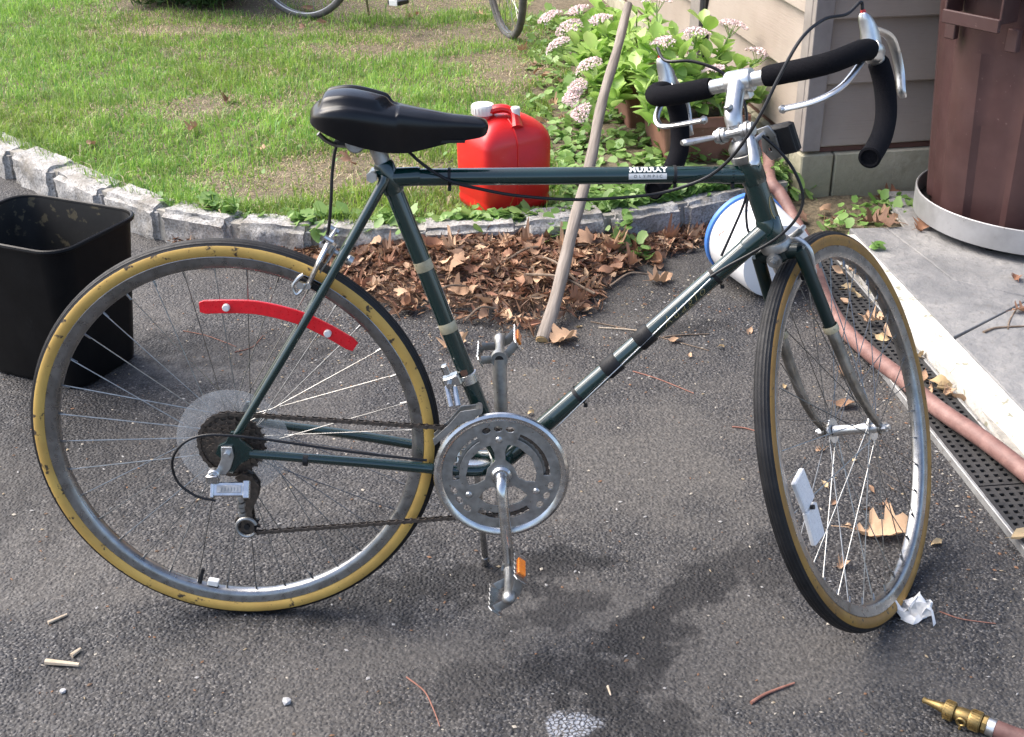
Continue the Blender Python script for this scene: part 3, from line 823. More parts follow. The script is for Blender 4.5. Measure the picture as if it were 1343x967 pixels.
for z in prof:
    row = []
    for i in range(nA):
        a = 2 * PI * i / nA + fa
        s_ = (a - fa + PI) % (2 * PI) - PI
        k_ = (math.degrees(s_) + 360) % 45
        r_ = bin_r(z) - (.0 if z > .012 else .012)
        if .012 < z < .61 and 14 < k_ < 37: r_ -= .011          # recessed panels between flat ribs
        if .30 < z < .51 and 14 < k_ < 37 and z not in (.305,): r_ -= .0
        if z >= .665: r_ += .010
        # slightly flattened, eight-sided plan
        r_ *= 1 - .018 * abs(math.sin(4 * s_)) ** 2
        row.append((r_ * math.cos(a), r_ * math.sin(a), z))
    rows.append(row)
mb = MB(); mb.grid(rows, closed_u=True); mb.add([rows[0][i] for i in range(nA)], [tuple(range(nA - 1, -1, -1))]); mb.build('body', MAT['brown'], bn, angle=25)
mb = MB(); mb.lathe([(.343, .79), (.362, .79), (.366, .80), (.362, .825), (.30, .86), (.12, .885), (0, .888)], (0, 0, 0), (0, 0, 1), 64, cap=False); mb.build('lid', MAT['brown'], bn, angle=30)
# handle moulded on the drive side
hp = YP(1262, 22, 1.56) - np.array([BC[0] - .03, BC[1] + .02, PZ + .048]); ha = math.atan2(hp[1], hp[0])
hr = bin_r(hp[2]) + .004
Rh = np.array([[math.cos(ha), -math.sin(ha), 0], [math.sin(ha), math.cos(ha), 0], [0, 0, 1]])
hz = hp[2] - .012
mb = MB()
for s in (-1, 1): mb.box(Rh @ np.array([hr + .022, s * .088, hz + .045]), (.07, .008, .09), Rh, bev=.003)
mb.box(Rh @ np.array([hr + .058, 0, hz - .004]), (.012, .184, .036), Rh, bev=.004)
mb.box(Rh @ np.array([hr + .022, 0, hz + .094]), (.07, .184, .008), Rh, bev=.003); mb.build('handle', MAT['brown'], bn)
for s in (-1, 1):
    mb = MB(); mb.box(Rh @ np.array([hr + .001, s * .10, hz - .045]), (.02, .035, .06), Rh, bev=.004); mb.build('handle_boss', MAT['brown'], bn)

# ================================================================== BLACK WASTE BIN
wb = empty('waste_bin', (-.662, .995, .0), (0, 0, math.atan2(.917, .4)))
tag(wb, 'open black plastic waste bin with a rolled rim standing on the asphalt', 'waste bin')
MAT['binblack'] = pbr('scuffed_black_plastic', (.0035, .0035, .004), (.007, .007, .0075), 9, .36, .5, bmp=.25, bscale=300, bdist=.0008, specks=(.016, .017, .019), speck_scale=16, speck_th=.68, spec=.16)
MAT['bininside'] = pbr('dusty_black_plastic', (.005, .005, .005), (.009, .009, .008), 8, .6, .8, specks=(.075, .062, .035), speck_scale=28, speck_th=.585)


def rrect(hx, hy, r_, z, n=7):
    out = []
    for (sx, sy, a0) in ((1, 1, 0), (-1, 1, PI / 2), (-1, -1, PI), (1, -1, 1.5 * PI)):
        for k in range(n):
            a = a0 + PI / 2 * k / (n - 1)
            out.append((sx * (hx - r_) + r_ * math.cos(a), sy * (hy - r_) + r_ * math.sin(a), z))
    return out


BHt = .372
def wsec(z, ins=0): t = z / BHt; return rrect(.112 + .033 * t - ins, .146 + .038 * t - ins, .045 + .012 * t - ins * .7, z)
mb = MB(); mb.grid([wsec(.0, .008), wsec(.004, .002), wsec(.015), wsec(.12), wsec(.24), wsec(.345), wsec(BHt)], closed_u=True)
bt = wsec(.0, .008); mb.add(bt, [tuple(range(len(bt)))]); mb.build('body', MAT['binblack'], wb, angle=45)
mb = MB(); mb.grid([wsec(BHt, .003), wsec(.2, .003), wsec(.008, .004)], closed_u=True); bt = wsec(.008, .004); mb.add(bt, [tuple(range(len(bt)))]); mb.build('inside', MAT['bininside'], wb, angle=45)
mb = MB(); rr_ = [np.array(q) for q in wsec(BHt, -.004)]; mb.tube(rr_, .0062, 8, closed=True, ell=(1.0, .85)); mb.build('rim', MAT['binblack'], wb)

# ================================================================== RED FUEL CAN
ga = math.atan2(.125, .20)
gc = G(640, 287, .088)[:2]; gx = np.array([math.cos(ga), math.sin(ga)]); gy = np.array([-gx[1], gx[0]])
gcen = gc + gx * .118 + gy * .098
gz = float(lawn_z(gcen[0], gcen[1])[0]) + .004
can = empty('fuel_can', (gcen[0], gcen[1], gz), (0, 0, ga)); tag(can, 'red plastic fuel can with white cap on the grass behind the kerb', 'fuel can')
MAT['red'] = pbr('red_polyethylene', (.64, .013, .013), (.52, .010, .011), 6, .32, .42, coat=.15, bmp=.08, bscale=90, bdist=.001, specks=(.68, .09, .09), speck_scale=45, speck_th=.71)


def csec(z, hx, hy, r_, cx=0, cy=0):
    n_ = 40; out = []
    for k in range(n_):
        a = 2 * PI * k / n_; e = 2 / r_
        ca_, sa_ = math.cos(a), math.sin(a)
        out.append((cx + hx * math.copysign(abs(ca_) ** e, ca_), cy + hy * math.copysign(abs(sa_) ** e, sa_), z))
    return out


mb = MB()
secs = [(.000, .094, .076, 5), (.005, .106, .088, 6), (.018, .117, .098, 7), (.035, .119, .100, 7.5), (.048, .116, .097, 7.5), (.053, .118, .099, 7.5), (.15, .121, .101, 7.5), (.215, .122, .102, 7), (.238, .118, .098, 6.5), (.262, .104, .085, 5.5), (.279, .084, .067, 4.5), (.291, .060, .047, 3.5), (.297, .03, .02, 2.5)]
mb.grid([csec(*q) for q in secs], closed_u=True); t_ = csec(*secs[-1]); mb.add(t_, [tuple(range(40))]); t_ = csec(*secs[0]); mb.add(t_, [tuple(range(39, -1, -1))])
mb.build('body', MAT['red'], can, angle=60)
# moulding seam around the middle, handle ridge, neck
mb = MB(); sm = []
for z, hx, hy, r_ in secs[1:-1]: sm.append((-.012 if z < .2 else -.012, -hy - .0008, z))
mb.tube(spl(sm, 3), .0022, 6); mb.build('moulding_seam', MAT['red'], can)
mb = MB(); mb.tube(spl([(-.060, .01, .288), (-.045, -.005, .312), (-.012, -.025, .318), (.010, -.048, .304), (.004, -.075, .268)], 5), [.020, .02, .02, .02, .02, .019, .018, .018, .018, .018, .017, .017, .016, .016, .016, .017, .018, .019, .02, .022, .024], 10, ell=(.75, 1)); mb.build('handle', MAT['red'], can)
mb = MB(); mb.lathe([(.030, .26), (.030, .300), (.027, .306)], (-.062, .015, 0), (0, 0, 1), 24); mb.build('neck', MAT['red'], can)
mb = MB(); mb.lathe([(.0335, .300), (.0350, .303), (.0345, .326), (.032, .330), (.0, .331)], (-.062, .015, 0), (0, 0, 1), 40, cap=False)
for k in range(20):
    a = 2 * PI * k / 20; mb.box((-.062 + .0348 * math.cos(a), .015 + .0348 * math.sin(a), .314), (.003, .003, .021), rot([0, 0, 1], a))
mb.build('cap', MAT['whiteplastic'], can)
mb = MB(); mb.lathe([(.012, .255), (.011, .30)], (.012, -.052, 0), (0, 0, 1), 16); mb.build('vent_neck', MAT['red'], can)
mb = MB(); mb.lathe([(.0145, .297), (.0145, .322), (.012, .325), (0, .3255)], (.012, -.052, 0), (0, 0, 1), 20, cap=False); mb.build('vent_cap', MAT['whiteplastic'], can)

# ================================================================== WHITE BUCKET ON ITS SIDE
ad = np.array([.34, -.94]); ad = ad / np.linalg.norm(ad)
Rl_, Rs_, BL = .120, .106, .19
bo = G(976, 306, .124)[:2]
axis = np.array([ad[0], ad[1], (Rs_ - Rl_) / BL]); axis /= np.linalg.norm(axis)
bk = empty('bucket', (bo[0], bo[1], 0)); tag(bk, 'white plastic bucket with a blue rim lying on its side against the kerb', 'bucket')
MAT['bucket'] = pbr('white_bucket_plastic', (.80, .80, .79), (.74, .74, .72), 8, .35)
MAT['blue'] = pbr('blue_plastic', (.06, .19, .55), (.08, .23, .60), 12, .4)
o0 = np.array([0, 0, Rl_ + .004])
mb = MB(); mb.lathe([(Rl_ - .004, .012), (Rl_, .014), (Rl_ - .001, .03), (Rs_ + .004, BL * .9), (Rs_, BL), (Rs_ - .01, BL + .002), (0, BL + .001)], o0, axis, 56, cap=False); mb.build('body', MAT['bucket'], bk, angle=40)
mb = MB(); mb.lathe([(0, .004), (Rl_ - .012, .004), (Rl_ - .010, -.004), (Rl_ + .001, -.004), (Rl_ + .006, .000), (Rl_ + .006, .014), (Rl_ + .001, .017)], o0, axis, 56, cap=False); mb.build('lid', MAT['blue'], bk, angle=40)
# printed marks wrapped on the side: broken blue and red strokes
MAT['blueprint'] = pbr('blue_print', (.10, .16, .40), (.2, .26, .5), 60, .5); MAT['redprint'] = pbr('red_print', (.55, .10, .08), (.6, .2, .16), 60, .5)
upw = np.array([0, 0, 1.]) - axis * axis[2]; upw /= np.linalg.norm(upw); sw = np.cross(axis, upw)
def bpt(d, a, lift=.0008):
    r_ = Rl_ - .001 + (Rs_ + .004 - Rl_) * (d - .03) / (BL * .9 - .03) + lift
    return o0 + axis * d + r_ * (math.cos(a) * upw + math.sin(a) * sw)
camside = 1 if (sw @ (CAM_LOC - np.array([bo[0], bo[1], 0]))) > 0 else -1
for (d0, d1, a0, a1, mt) in [(.075, .079, .15, .55, 'blueprint'), (.082, .085, .58, .75, 'blueprint'), (.05, .053, .7, .85, 'blueprint'), (.052, .055, .9, 1.02, 'redprint'), (.058, .062, 1.08, 1.3, 'redprint'), (.066, .069, .8, .9, 'blueprint'),
                             (.13, .134, 1.35, 1.5, 'blueprint'), (.14, .144, 1.52, 1.65, 'redprint'), (.05, .0515, .2, .5, 'redprint')]:
    mb = MB(); rows = [[bpt(d0 + .006 * math.sin(k), camside * (a0 + (a1 - a0) * k / 6)) for k in range(7)], [bpt(d1 + .006 * math.sin(k), camside * (a0 + (a1 - a0) * k / 6)) for k in range(7)]]
    mb.grid(rows); mb.build('printed_mark', MAT[mt], bk)

# ================================================================== HOSES
m_, nt, b = new_mat('pink_hose'); v = coords(nt, 'World')
c = ramp(nt, noise(nt, v, 25, 5, .65), [(.32, (.15, .075, .064)), (.55, (.22, .118, .10)), (.75, (.30, .185, .16))])
nt.links.new(c, b.inputs['Base Color']); b.inputs['Roughness'].default_value = .6; bump(nt, b, noise(nt, v, 160, 4), .35, .002); MAT['hose'] = m_
hw_ = .0190
pts = []
for (px, py, z) in [(1010, 236, .10), (1024, 255, .075), (1040, 285, .03), (1060, 325, .0), (1074, 368, .0), (1098, 420, .0), (1140, 463, .006), (1185, 498, .012), (1230, 536, .018), (1290, 577, .02), (1343, 618, .018), (1400, 668, .01), (1480, 760, 0), (1560, 900, 0)]:
    q = G(px, py, z + hw_); q[2] = z + hw_; pts.append(q)
pts = [np.array([1.30, 2.42, .13]), np.array([1.325, 2.30, .13])] + pts
ho = MB(); path = spl(pts, 10)
ho.tube(path, hw_, 44, ridge=.0005)
# fine lengthwise ribbing
hb = ho.build('garden_hose', MAT['hose'], angle=60)
tag(hb, 'thick faded pink hose running from the house corner over the black drain grating', 'hose')
MAT['hosebrown'] = pbr('brown_hose_rubber', (.10, .048, .042), (.15, .075, .065), 30, .6, bmp=.3, bscale=150, bdist=.002)
MAT['brass'] = pbr('aged_brass', (.36, .25, .10), (.20, .145, .06), 70, .38, .55, .9, specks=(.10, .075, .04), speck_scale=120, speck_th=.64)
q0 = G(1210, 918, .016); q1 = G(1300, 954, .016); da = q1 - q0; da[2] = 0; da /= np.linalg.norm(da)
nz_ = empty('hose_nozzle', (q0[0], q0[1], 0)); tag(nz_, 'brass spray nozzle on the end of a brown hose lying on the asphalt', 'hose nozzle')
o_ = np.array([0, 0, .0165])
mb = MB(); mb.lathe([(.0035, .0), (.0055, .002), (.0045, .006), (.0065, .02), (.0095, .038), (.0095, .042)], o_, da, 20); mb.build('spray_tip', MAT['brass'], nz_)
mb = MB(); mb.lathe([(.0105, .034), (.0150, .035), (.0155, .038), (.0155, .048), (.0150, .051), (.0105, .052)], o_, da, 28)
for k in range(22):
    a = 2 * PI * k / 22; F_ = frame_from(da); mb.box(o_ + da * .043 + F_ @ np.array([.0153 * math.cos(a), .0153 * math.sin(a), 0]), (.0018, .0018, .012), F_ @ rot([0, 0, 1], a))
mb.build('knurled_collar', MAT['brass'], nz_)
mb = MB(); mb.lathe([(.0105, .051), (.0115, .056), (.0125, .062), (.0125, .072), (.011, .078)], o_, da, 20); mb.build('valve_body', MAT['brass'], nz_)
sd_ = np.cross(da, [0, 0, 1]); sd_ = sd_ if sd_[1] < 0 else -sd_
mb = MB(); lv = o_ + da * .066 + sd_ * .013
ringp = [lv + sd_ * .003 + .0065 * (math.cos(t) * da + math.sin(t) * np.array([0, 0, 1.])) for t in np.linspace(0, 2 * PI, 14, endpoint=False)]
mb.tube(ringp, .0022, 6, closed=True); mb.tube([lv + sd_ * .003 - np.array([0, 0, .006]), lv + sd_ * .004 - np.array([0, 0, .014])], .0022, 6); mb.build('valve_lever', MAT['brass'], nz_)
mb = MB(); mb.lathe([(.011, .074), (.0155, .0745), (.0162, .078), (.0162, .090), (.0155, .093), (.0125, .0935)], o_, da, 28)
for k in range(24):
    a = 2 * PI * k / 24; F_ = frame_from(da); mb.box(o_ + da * .084 + F_ @ np.array([.016 * math.cos(a), .016 * math.sin(a), 0]), (.0018, .0018, .014), F_ @ rot([0, 0, 1], a))
mb.build('coupling', MAT['brass'], nz_)
mb = MB(); mb.lathe([(.0125, .0935), (.0145, .095), (.0145, .101), (.013, .102)], o_, da, 8); mb.build('hex_fitting', MAT['brass'], nz_)
mb = MB(); mb.lathe([(.0135, .1015), (.0148, .103), (.0148, .114), (.0135, .1145)], o_, da, 24); mb.build('ferrule', MAT['alloy'], nz_)
mb = MB(); e0 = o_ + da * .113
hp_ = [e0, o_ + da * .20, o_ + da * .32 + np.array([0, -.02, 0]), o_ + da * .5 + np.array([.02, -.08, 0]), o_ + da * .8 + np.array([.1, -.3, 0])]
mb.tube(spl(hp_, 8), .0142, 16); mb.build('hose', MAT['hosebrown'], nz_)

# ================================================================== STICK LEANING ON THE PLANTERS
m_, nt, b = new_mat('bare_stick'); v = coords(nt, 'Object', (1, 1, 1)); vs_ = coords(nt, 'Object', (60, 60, 5))
c = ramp(nt, noise(nt, vs_, 1.4, 5, .6), [(.3, (.13, .108, .088)), (.55, (.23, .195, .165)), (.75, (.31, .27, .23))])
nt.links.new(c, b.inputs['Base Color']); b.inputs['Roughness'].default_value = .85; bump(nt, b, noise(nt, vs_, 2.2, 5), .6, .004); MAT['stick'] = m_
MAT['cutwood'] = pbr('cut_wood', (.36, .22, .09), (.5, .36, .18), 60, .8)
s0 = G(711, 449, .0); s1 = YP(829, 8, 2.42)
ax_ = s1 - s0; SL = np.linalg.norm(ax_); F_ = frame_from(ax_, (1, 0, 0))
stick = empty('stick', tuple(s0 + np.array([0, 0, .006]))); tag(stick, 'bare pale wooden stick leaning from the leaf pile onto the flower planters', 'stick')
stick.matrix_world = M4(F_, s0 + np.array([0, 0, .004]))
mb = MB(); P_ = []; rr_ = []
for k in range(31):
    t = k / 30; z = t * SL
    wob = .008 * math.sin(t * 5 + .5) + .003 * math.sin(t * 17)
    P_.append((wob - .008 * .479, .004 * math.sin(t * 7), z)); rr_.append((.0185 - .004 * t) * (1 + .05 * math.sin(t * 43) + .06 * math.exp(-((t - .35) / .01) ** 2) + .06 * math.exp(-((t - .72) / .012) ** 2)))
mb.tube(P_, rr_, 14); mb.build('shaft', MAT['stick'], stick)
mb = MB(); mb.lathe([(.0, -.0015), (.015, -.0015), (.0178, .001)], P_[0], (0, 0, 1), 16, cap=False); mb.build('cut_end', MAT['cutwood'], stick)

# ================================================================== PLANTERS AND FLOWERS
MAT['terracotta'] = pbr('brown_planter', (.17, .075, .05), (.24, .115, .08), 12, .75, bmp=.3, bscale=90, bdist=.002, specks=(.30, .21, .16), speck_scale=50, speck_th=.67)
MAT['potsoil'] = pbr('potting_soil', (.03, .022, .015), (.055, .042, .028), 60, .95, bmp=.8, bscale=90, bdist=.01)


def planter(c, w, d, h, ang, label):
    z = float(lawn_z(c[0], c[1])[0]) - .006
    e = empty('planter', (c[0], c[1], z), (0, 0, ang)); tag(e, label, 'planter')
    def ring(hx, hy, zz): return rrect(hx, hy, .015, zz, 4)
    mb = MB(); mb.grid([ring(w / 2 - .02, d / 2 - .02, 0), ring(w / 2 - .003, d / 2 - .003, h - .035), ring(w / 2 + .006, d / 2 + .006, h - .033), ring(w / 2 + .006, d / 2 + .006, h), ring(w / 2 - .008, d / 2 - .008, h), ring(w / 2 - .02, d / 2 - .02, h - .05)], closed_u=True)
    q = ring(w / 2 - .02, d / 2 - .02, 0); mb.add(q, [tuple(range(len(q)))]); mb.build('box', MAT['terracotta'], e, angle=30)
    mb = MB(); mb.add(ring(w / 2 - .012, d / 2 - .012, h - .03), [tuple(range(len(q)))]); mb.build('soil', MAT['potsoil'], e)
    return e, z


pex = np.array([math.cos(HA), math.sin(HA)]); pey = np.array([-pex[1], pex[0]])
pc0 = G(868, 214, .09)[:2]
pc1 = pc0 + pex * .15 + pey * .16
pl1, pz1 = planter(pc1, .30, .32, .165, HA, 'brown planter box at the kerb with its front side in view')
pc2 = pc1 + pey * .47 + pex * (-.03)
pl2, pz2 = planter(pc2, .30, .40, .165, HA, 'brown planter box half hidden by flower stems further along the house wall')

MAT['sedum'] = leafy('fleshy_leaf', (.28, .47, .09), (.52, .68, .25), .40, .36, 9, rnd_obj=True)
MAT['sstem'] = pbr('flower_stem', (.16, .27, .07), (.22, .33, .10), 20, .5)
MAT['bloom'] = pbr('pale_pink_bloom', (.76, .56, .55), (.84, .71, .69), 300, .8, bmp=.6, bscale=500, bdist=.003, kind='World')


def leaf_me(L_, W_, cup, bend, nseg=5):
    mb = MB(); rows = []
    for k in range(nseg + 1):
        t = k / nseg; wv = W_ * (math.sin(PI * min(1, t * .93 + .07)) ** .75) * (.55 + .75 * t) * .8
        if k == nseg: wv = .0015
        x = L_ * t; z = -bend * t * t * L_
        rows.append([(x, -wv, z + cup * wv), (x, -wv * .5, z + cup * wv * .25), (x, 0, z), (x, wv * .5, z + cup * wv * .25), (x, wv, z + cup * wv)])
    mb.grid(rows); return mb.mesh('leaf', MAT['sedum'], True, 70)


SL_ = [leaf_me(.074, .029, .25, .15), leaf_me(.082, .032, .35, .35), leaf_me(.066, .027, .1, .5), leaf_me(.092, .034, .3, .1)]


def bloom_me(seed, R_):
    r_ = np.random.RandomState(seed); mb = MB(); n_ = 230
    for k in range(n_):
        a = r_.rand() * 2 * PI; q = math.sqrt(r_.rand()) * R_ * (1 + .12 * math.sin(3 * a + seed))
        zz = .32 * R_ * (1 - (q / R_) ** 2) + r_.uniform(-.004, .003); s = r_.uniform(.0032, .0060)
        c_ = np.array([q * math.cos(a), q * math.sin(a), zz])
        F_ = rot([r_.normal(), r_.normal(), r_.normal()], r_.rand() * 3)
        tv = np.array([[1, 0, -.4], [-.5, .87, -.4], [-.5, -.87, -.4], [0, 0, .9]]) * s
        mb.add(tv @ F_.T + c_, [(0, 1, 3), (1, 2, 3), (2, 0, 3), (2, 1, 0)])
    # short branching stalks underneath
    for k in range(7):
        a = 2 * PI * k / 7; mb.tube([(0, 0, -R_ * .8), (R_ * .55 * math.cos(a), R_ * .55 * math.sin(a), .0)], .0012, 4, mi=1)
    return mb.mesh('flower_head', [MAT['bloom'], MAT['sstem']], False)


BLM = [bloom_me(s, r_) for s, r_ in ((1, .050), (2, .043), (3, .055), (4, .040))]


def sedum(label, base, zb, heads, fillers, spread, rot_seed):
    r_ = random.Random(rot_seed)
    e = empty('flowering_plant', (base[0], base[1], zb)); tag(e, label, 'flowering plant')
    B0 = np.array([base[0], base[1], zb])
    for kind, tip in [(1, h_) for h_ in heads] + [(0, f_) for f_ in fillers]:
        tip = np.array(tip) - B0
        root = np.array([r_.uniform(-spread[0], spread[0]), r_.uniform(-spread[1], spread[1]), -.02])
        root[:2] += np.clip(tip[:2] * .35, -.06, .06)
        midp = (root + tip) / 2 + np.array([r_.gauss(0, .012), r_.gauss(0, .012), .03])
        path = spl([root, midp, tip], 6)
        mb = MB(); mb.tube(path, list(np.linspace(.0042, .0026, len(path))), 6); mb.build('stem', MAT['sstem'], e)
        if kind:
            dirn = path[-1] - path[-3]; dirn /= np.linalg.norm(dirn); dirn = dirn * .5 + np.array([0, 0, .7]); 
            F_ = frame_from(dirn, (r_.gauss(0, 1), r_.gauss(0, 1), 0)); obj('flower_head', r_.choice(BLM), e, M4(F_, tip + np.array([0, 0, .012])))
        nl = 13 if kind == 0 else 10
        for k in range(nl):
            t = .30 + .70 * k / (nl - 1) if kind == 0 else .25 + .62 * k / (nl - 1)
            i_ = min(len(path) - 2, int(t * (len(path) - 1))); p_ = path[i_]; tan = path[i_ + 1] - path[i_]; tan /= np.linalg.norm(tan)
            a = k * 2.4 + r_.random() * .7; el = r_.uniform(.1, .75) if kind else r_.uniform(.2, 1.0)
            if k > nl - 4 and kind == 0: el = r_.uniform(.7, 1.2)
            dr = np.array([math.cos(a) * math.cos(el), math.sin(a) * math.cos(el), math.sin(el)])
            y_ = np.cross([0, 0, 1], dr); y_ /= np.linalg.norm(y_); z_ = np.cross(dr, y_); s = r_.uniform(.75, 1.15) * (.75 if kind and k > 6 else 1)
            rl = r_.gauss(0, .35); y2 = y_ * math.cos(rl) + z_ * math.sin(rl); z2 = np.cross(dr, y2)
            obj('leaf', r_.choice(SL_), e, M4(np.stack([dr, y2, z2], 1) * s, p_))
    return e


def hp3(px, py, Y): return YP(px, py, Y)


zt1, zt2 = pz1 + .135, pz2 + .135
sedum('succulent plant with pale pink heads overhanging the house side of the planter at the kerb', pc1 + pex * .07, zt1,
      [hp3(912, 48, 2.55), hp3(936, 96, 2.40), hp3(960, 38, 2.62), hp3(998, 76, 2.55)],
      [hp3(x, y, Y) for x, y, Y in [(925, 75, 2.5), (945, 60, 2.55), (905, 90, 2.4), (960, 110, 2.45), (985, 125, 2.45), (1000, 135, 2.5), (930, 120, 2.35), (890, 110, 2.35), (925, 25, 2.65), (905, 140, 2.32), (975, 90, 2.5)]], (.05, .10), 3)
sedum('succulent plant with one pink head behind the black handlebar grip', pc1 - pex * .07, zt1,
      [hp3(872, 60, 2.45), hp3(861, 6, 2.65)],
      [hp3(x, y, Y) for x, y, Y in [(860, 60, 2.5), (845, 75, 2.45), (880, 85, 2.4), (850, 105, 2.35), (835, 120, 2.32), (870, 120, 2.3), (845, 145, 2.3), (860, 35, 2.6), (885, 45, 2.55), (828, 90, 2.4), (895, 70, 2.45), (875, 150, 2.27), (850, 165, 2.26), (838, 50, 2.5)]], (.06, .10), 5)
sedum('succulent plant with hanging pink heads in front of the leaning stick', pc2 - pey * .11 - pex * .06, zt2,
      [hp3(772, 90, 2.66), hp3(757, 118, 2.60), hp3(751, 132, 2.58), hp3(762, 152, 2.52), hp3(786, 30, 2.8)],
      [hp3(x, y, Y) for x, y, Y in [(800, 60, 2.75), (785, 75, 2.7), (770, 110, 2.62), (780, 135, 2.55), (810, 90, 2.6), (795, 110, 2.58), (820, 60, 2.62), (810, 130, 2.5), (790, 45, 2.8), (825, 35, 2.7), (800, 150, 2.48), (770, 65, 2.75), (775, 165, 2.5)]], (.06, .08), 7)
sedum('bushy succulent plant with many pink heads at the far end of the house wall', pc2 + pey * .11 - pex * .04, zt2,
      [hp3(720, 27, 3.05), hp3(757, 18, 3.0), hp3(747, 40, 2.95), hp3(731, 63, 2.9)],
      [hp3(x, y, Y) for x, y, Y in [(765, 45, 2.95), (750, 60, 2.9), (775, 25, 3.0), (790, 15, 3.05), (760, 75, 2.85), (740, 85, 2.85), (780, 5, 3.1), (810, 20, 3.0), (835, 15, 2.95), (755, 90, 2.8), (845, 5, 3.0)]], (.08, .09), 9)
# ================================================================== THE BICYCLE
RW = .345
LEAN, FPI, STEER = .10396, -.01229, 1.00694
RLn = rot([1, 0, 0], -LEAN)
bike = empty('bicycle', (0, 0, 0), (-LEAN, 0, 0))
tag(bike, 'dark green drop handlebar racing bicycle with gum wall tyres parked on the asphalt', 'bicycle')


def LP(x, y, z): return rot([0, 1, 0], FPI) @ np.array([x, y, z]) + np.array([0, 0, RW])


def UP(px, py, pt, nrm):
    c_ = RLn.T @ CAM_LOC; d_ = RLn.T @ ray(px, py); nrm = np.array(nrm, float)
    return c_ + d_ * ((np.array(pt) - c_) @ nrm) / (d_ @ nrm)


def B(px, py, y): return UP(px, py, (0, y, 0), (0, 1, 0))


RA = np.array([0, 0, RW]); BB = LP(.4483, 0, -.05769); SCt = LP(.28418, 0, .43772); HTp = LP(.84389, 0, .45186); HBp = LP(.89181, 0, .32399)
hd = (HBp - HTp) / np.linalg.norm(HBp - HTp); hn = np.array([-hd[2], 0, hd[0]])
SM = rot(-hd, STEER)
SF, SLf, SU = SM @ hn, SM @ np.array([0, 1., 0]), SM @ (-hd)
FA = HBp + SM @ (hd * .38866 + hn * .0545)


def S(u, f, l, o=None):
    return (HTp if o is None else o) + SU * u + SF * f + SLf * l


def lerp(a, b, t): return np.array(a) * (1 - t) + np.array(b) * t


# ---- frame
fr = MB()
sdir = (SCt - BB) / np.linalg.norm(SCt - BB)
fr.tube([BB, SCt + sdir * .022], .0145, 20)
fr.tube([SCt, HTp + hd * .022], .0135, 20)
dt1 = HBp - hd * .022
fr.tube([BB, dt1], .0150, 20)
fr.tube([HTp, HBp], .0178, 24)
fr.lathe([(.0205, -.036), (.0205, .036)], BB, (0, 1, 0), 24)
for p_, dr, r_ in [(SCt, sdir, .0168), (HTp + hd * .012, hd, .0196), (HBp - hd * .014, hd, .0196)]:
    fr.lathe([(r_ - .002, -.026), (r_, -.022), (r_, .022), (r_ - .002, .026)], p_, dr, 22, cap=True)
for a_, b_, r_ in [(SCt, HTp, .0150), (HTp + hd * .022, SCt, .0150), (dt1, BB, .0165), (BB, dt1, .0170), (BB, SCt, .0160)]:
    dd = (np.array(b_) - a_) / np.linalg.norm(np.array(b_) - a_)
    fr.lathe([(r_, .0), (r_, .045), (r_ - .0012, .050)], a_, dd, 20)
for s in (-1, 1):
    # chain stay, seat stay, dropout
    fr.tube(spl([BB + [-.015, s * .022, 0], BB + [-.06, s * .034, .0], lerp(BB, RA, .5) + [0, s * .050, -.002], RA + [.035, s * .063, -.004]], 5), list(np.linspace(.0108, .0075, 16)), 12)
    fr.tube(spl([SCt + [-.004, s * .014, .004], SCt + [-.022, s * .022, -.03], lerp(SCt, RA, .45) + [0, s * .045, 0], RA + [.016, s * .063, .030]], 5), list(np.linspace(.0085, .0068, 16)), 12)
    ov, of = plate_mesh([[(.036, -.010), (.040, .004), (.022, .022), (.018, .036), (.008, .036), (-.002, .018), (-.014, .012), (-.020, -.002), (-.012, -.010), (-.006, .002), (.004, .004), (.006, -.006), (-.004, -.014), (-.008, -.034), (.004, -.038), (.016, -.022)]], .006, .0008)
    fr.add(np.stack([ov[:, 0], ov[:, 2] + s * .063, ov[:, 1]], 1) + RA, of)
fr.tube([lerp(BB, RA, .16) + [0, -.034, 0], lerp(BB, RA, .16) + [0, .034, 0]], .006, 10)
brp = lerp(SCt, RA, .0) + (RA - SCt) / np.linalg.norm(RA - SCt) * (np.linalg.norm(RA - SCt) - .372)
fr.tube([brp + [0, -.036, 0], brp + [0, .036, 0]], .006, 10)
frame = fr.build('frame', MAT['green'], bike)
# cream bands on the seat tube, binder bolt, chipped spot, head badge
for px, py in ((552, 352), (587, 432)):
    q = B(px, py, -.014); t = (q - BB) @ sdir
    mb = MB(); mb.lathe([(.0146, -.0085), (.0149, -.008), (.0149, .008), (.0146, .0085)], BB + sdir * t, sdir, 24, cap=False); mb.build('paint_band', MAT['cream'], frame)
mb = MB(); bq = SCt + sdir * .010 + np.array([-.021, 0, -.004]); mb.tube([bq + [0, -.018, 0], bq + [0, .018, 0]], .0075, 12); mb.lathe([(.009, -.024), (.009, -.017)], bq, (0, 1, 0), 6); mb.build('binder_bolt', MAT['alloy'], frame)


def wrap_on_tube(vs, a, b, r_, cen_t, tilt_ref, lift=.0006):
    """bend flat text (x along the tube, y around it) onto the side of a tube; tilt_ref is the outward direction of the text centre"""
    ax = (np.array(b) - a) / np.linalg.norm(np.array(b) - a); o = np.array(tilt_ref, float); o = o - ax * (o @ ax); o /= np.linalg.norm(o); w = np.cross(o, ax)
    w = w if w[2] > 0 else -w
    out = []
    for x, y, z in vs:
        th = y / r_; out.append(np.array(a) + ax * (cen_t + x) + (r_ + lift + z) * (o * math.cos(th) + w * math.sin(th)))
    return out


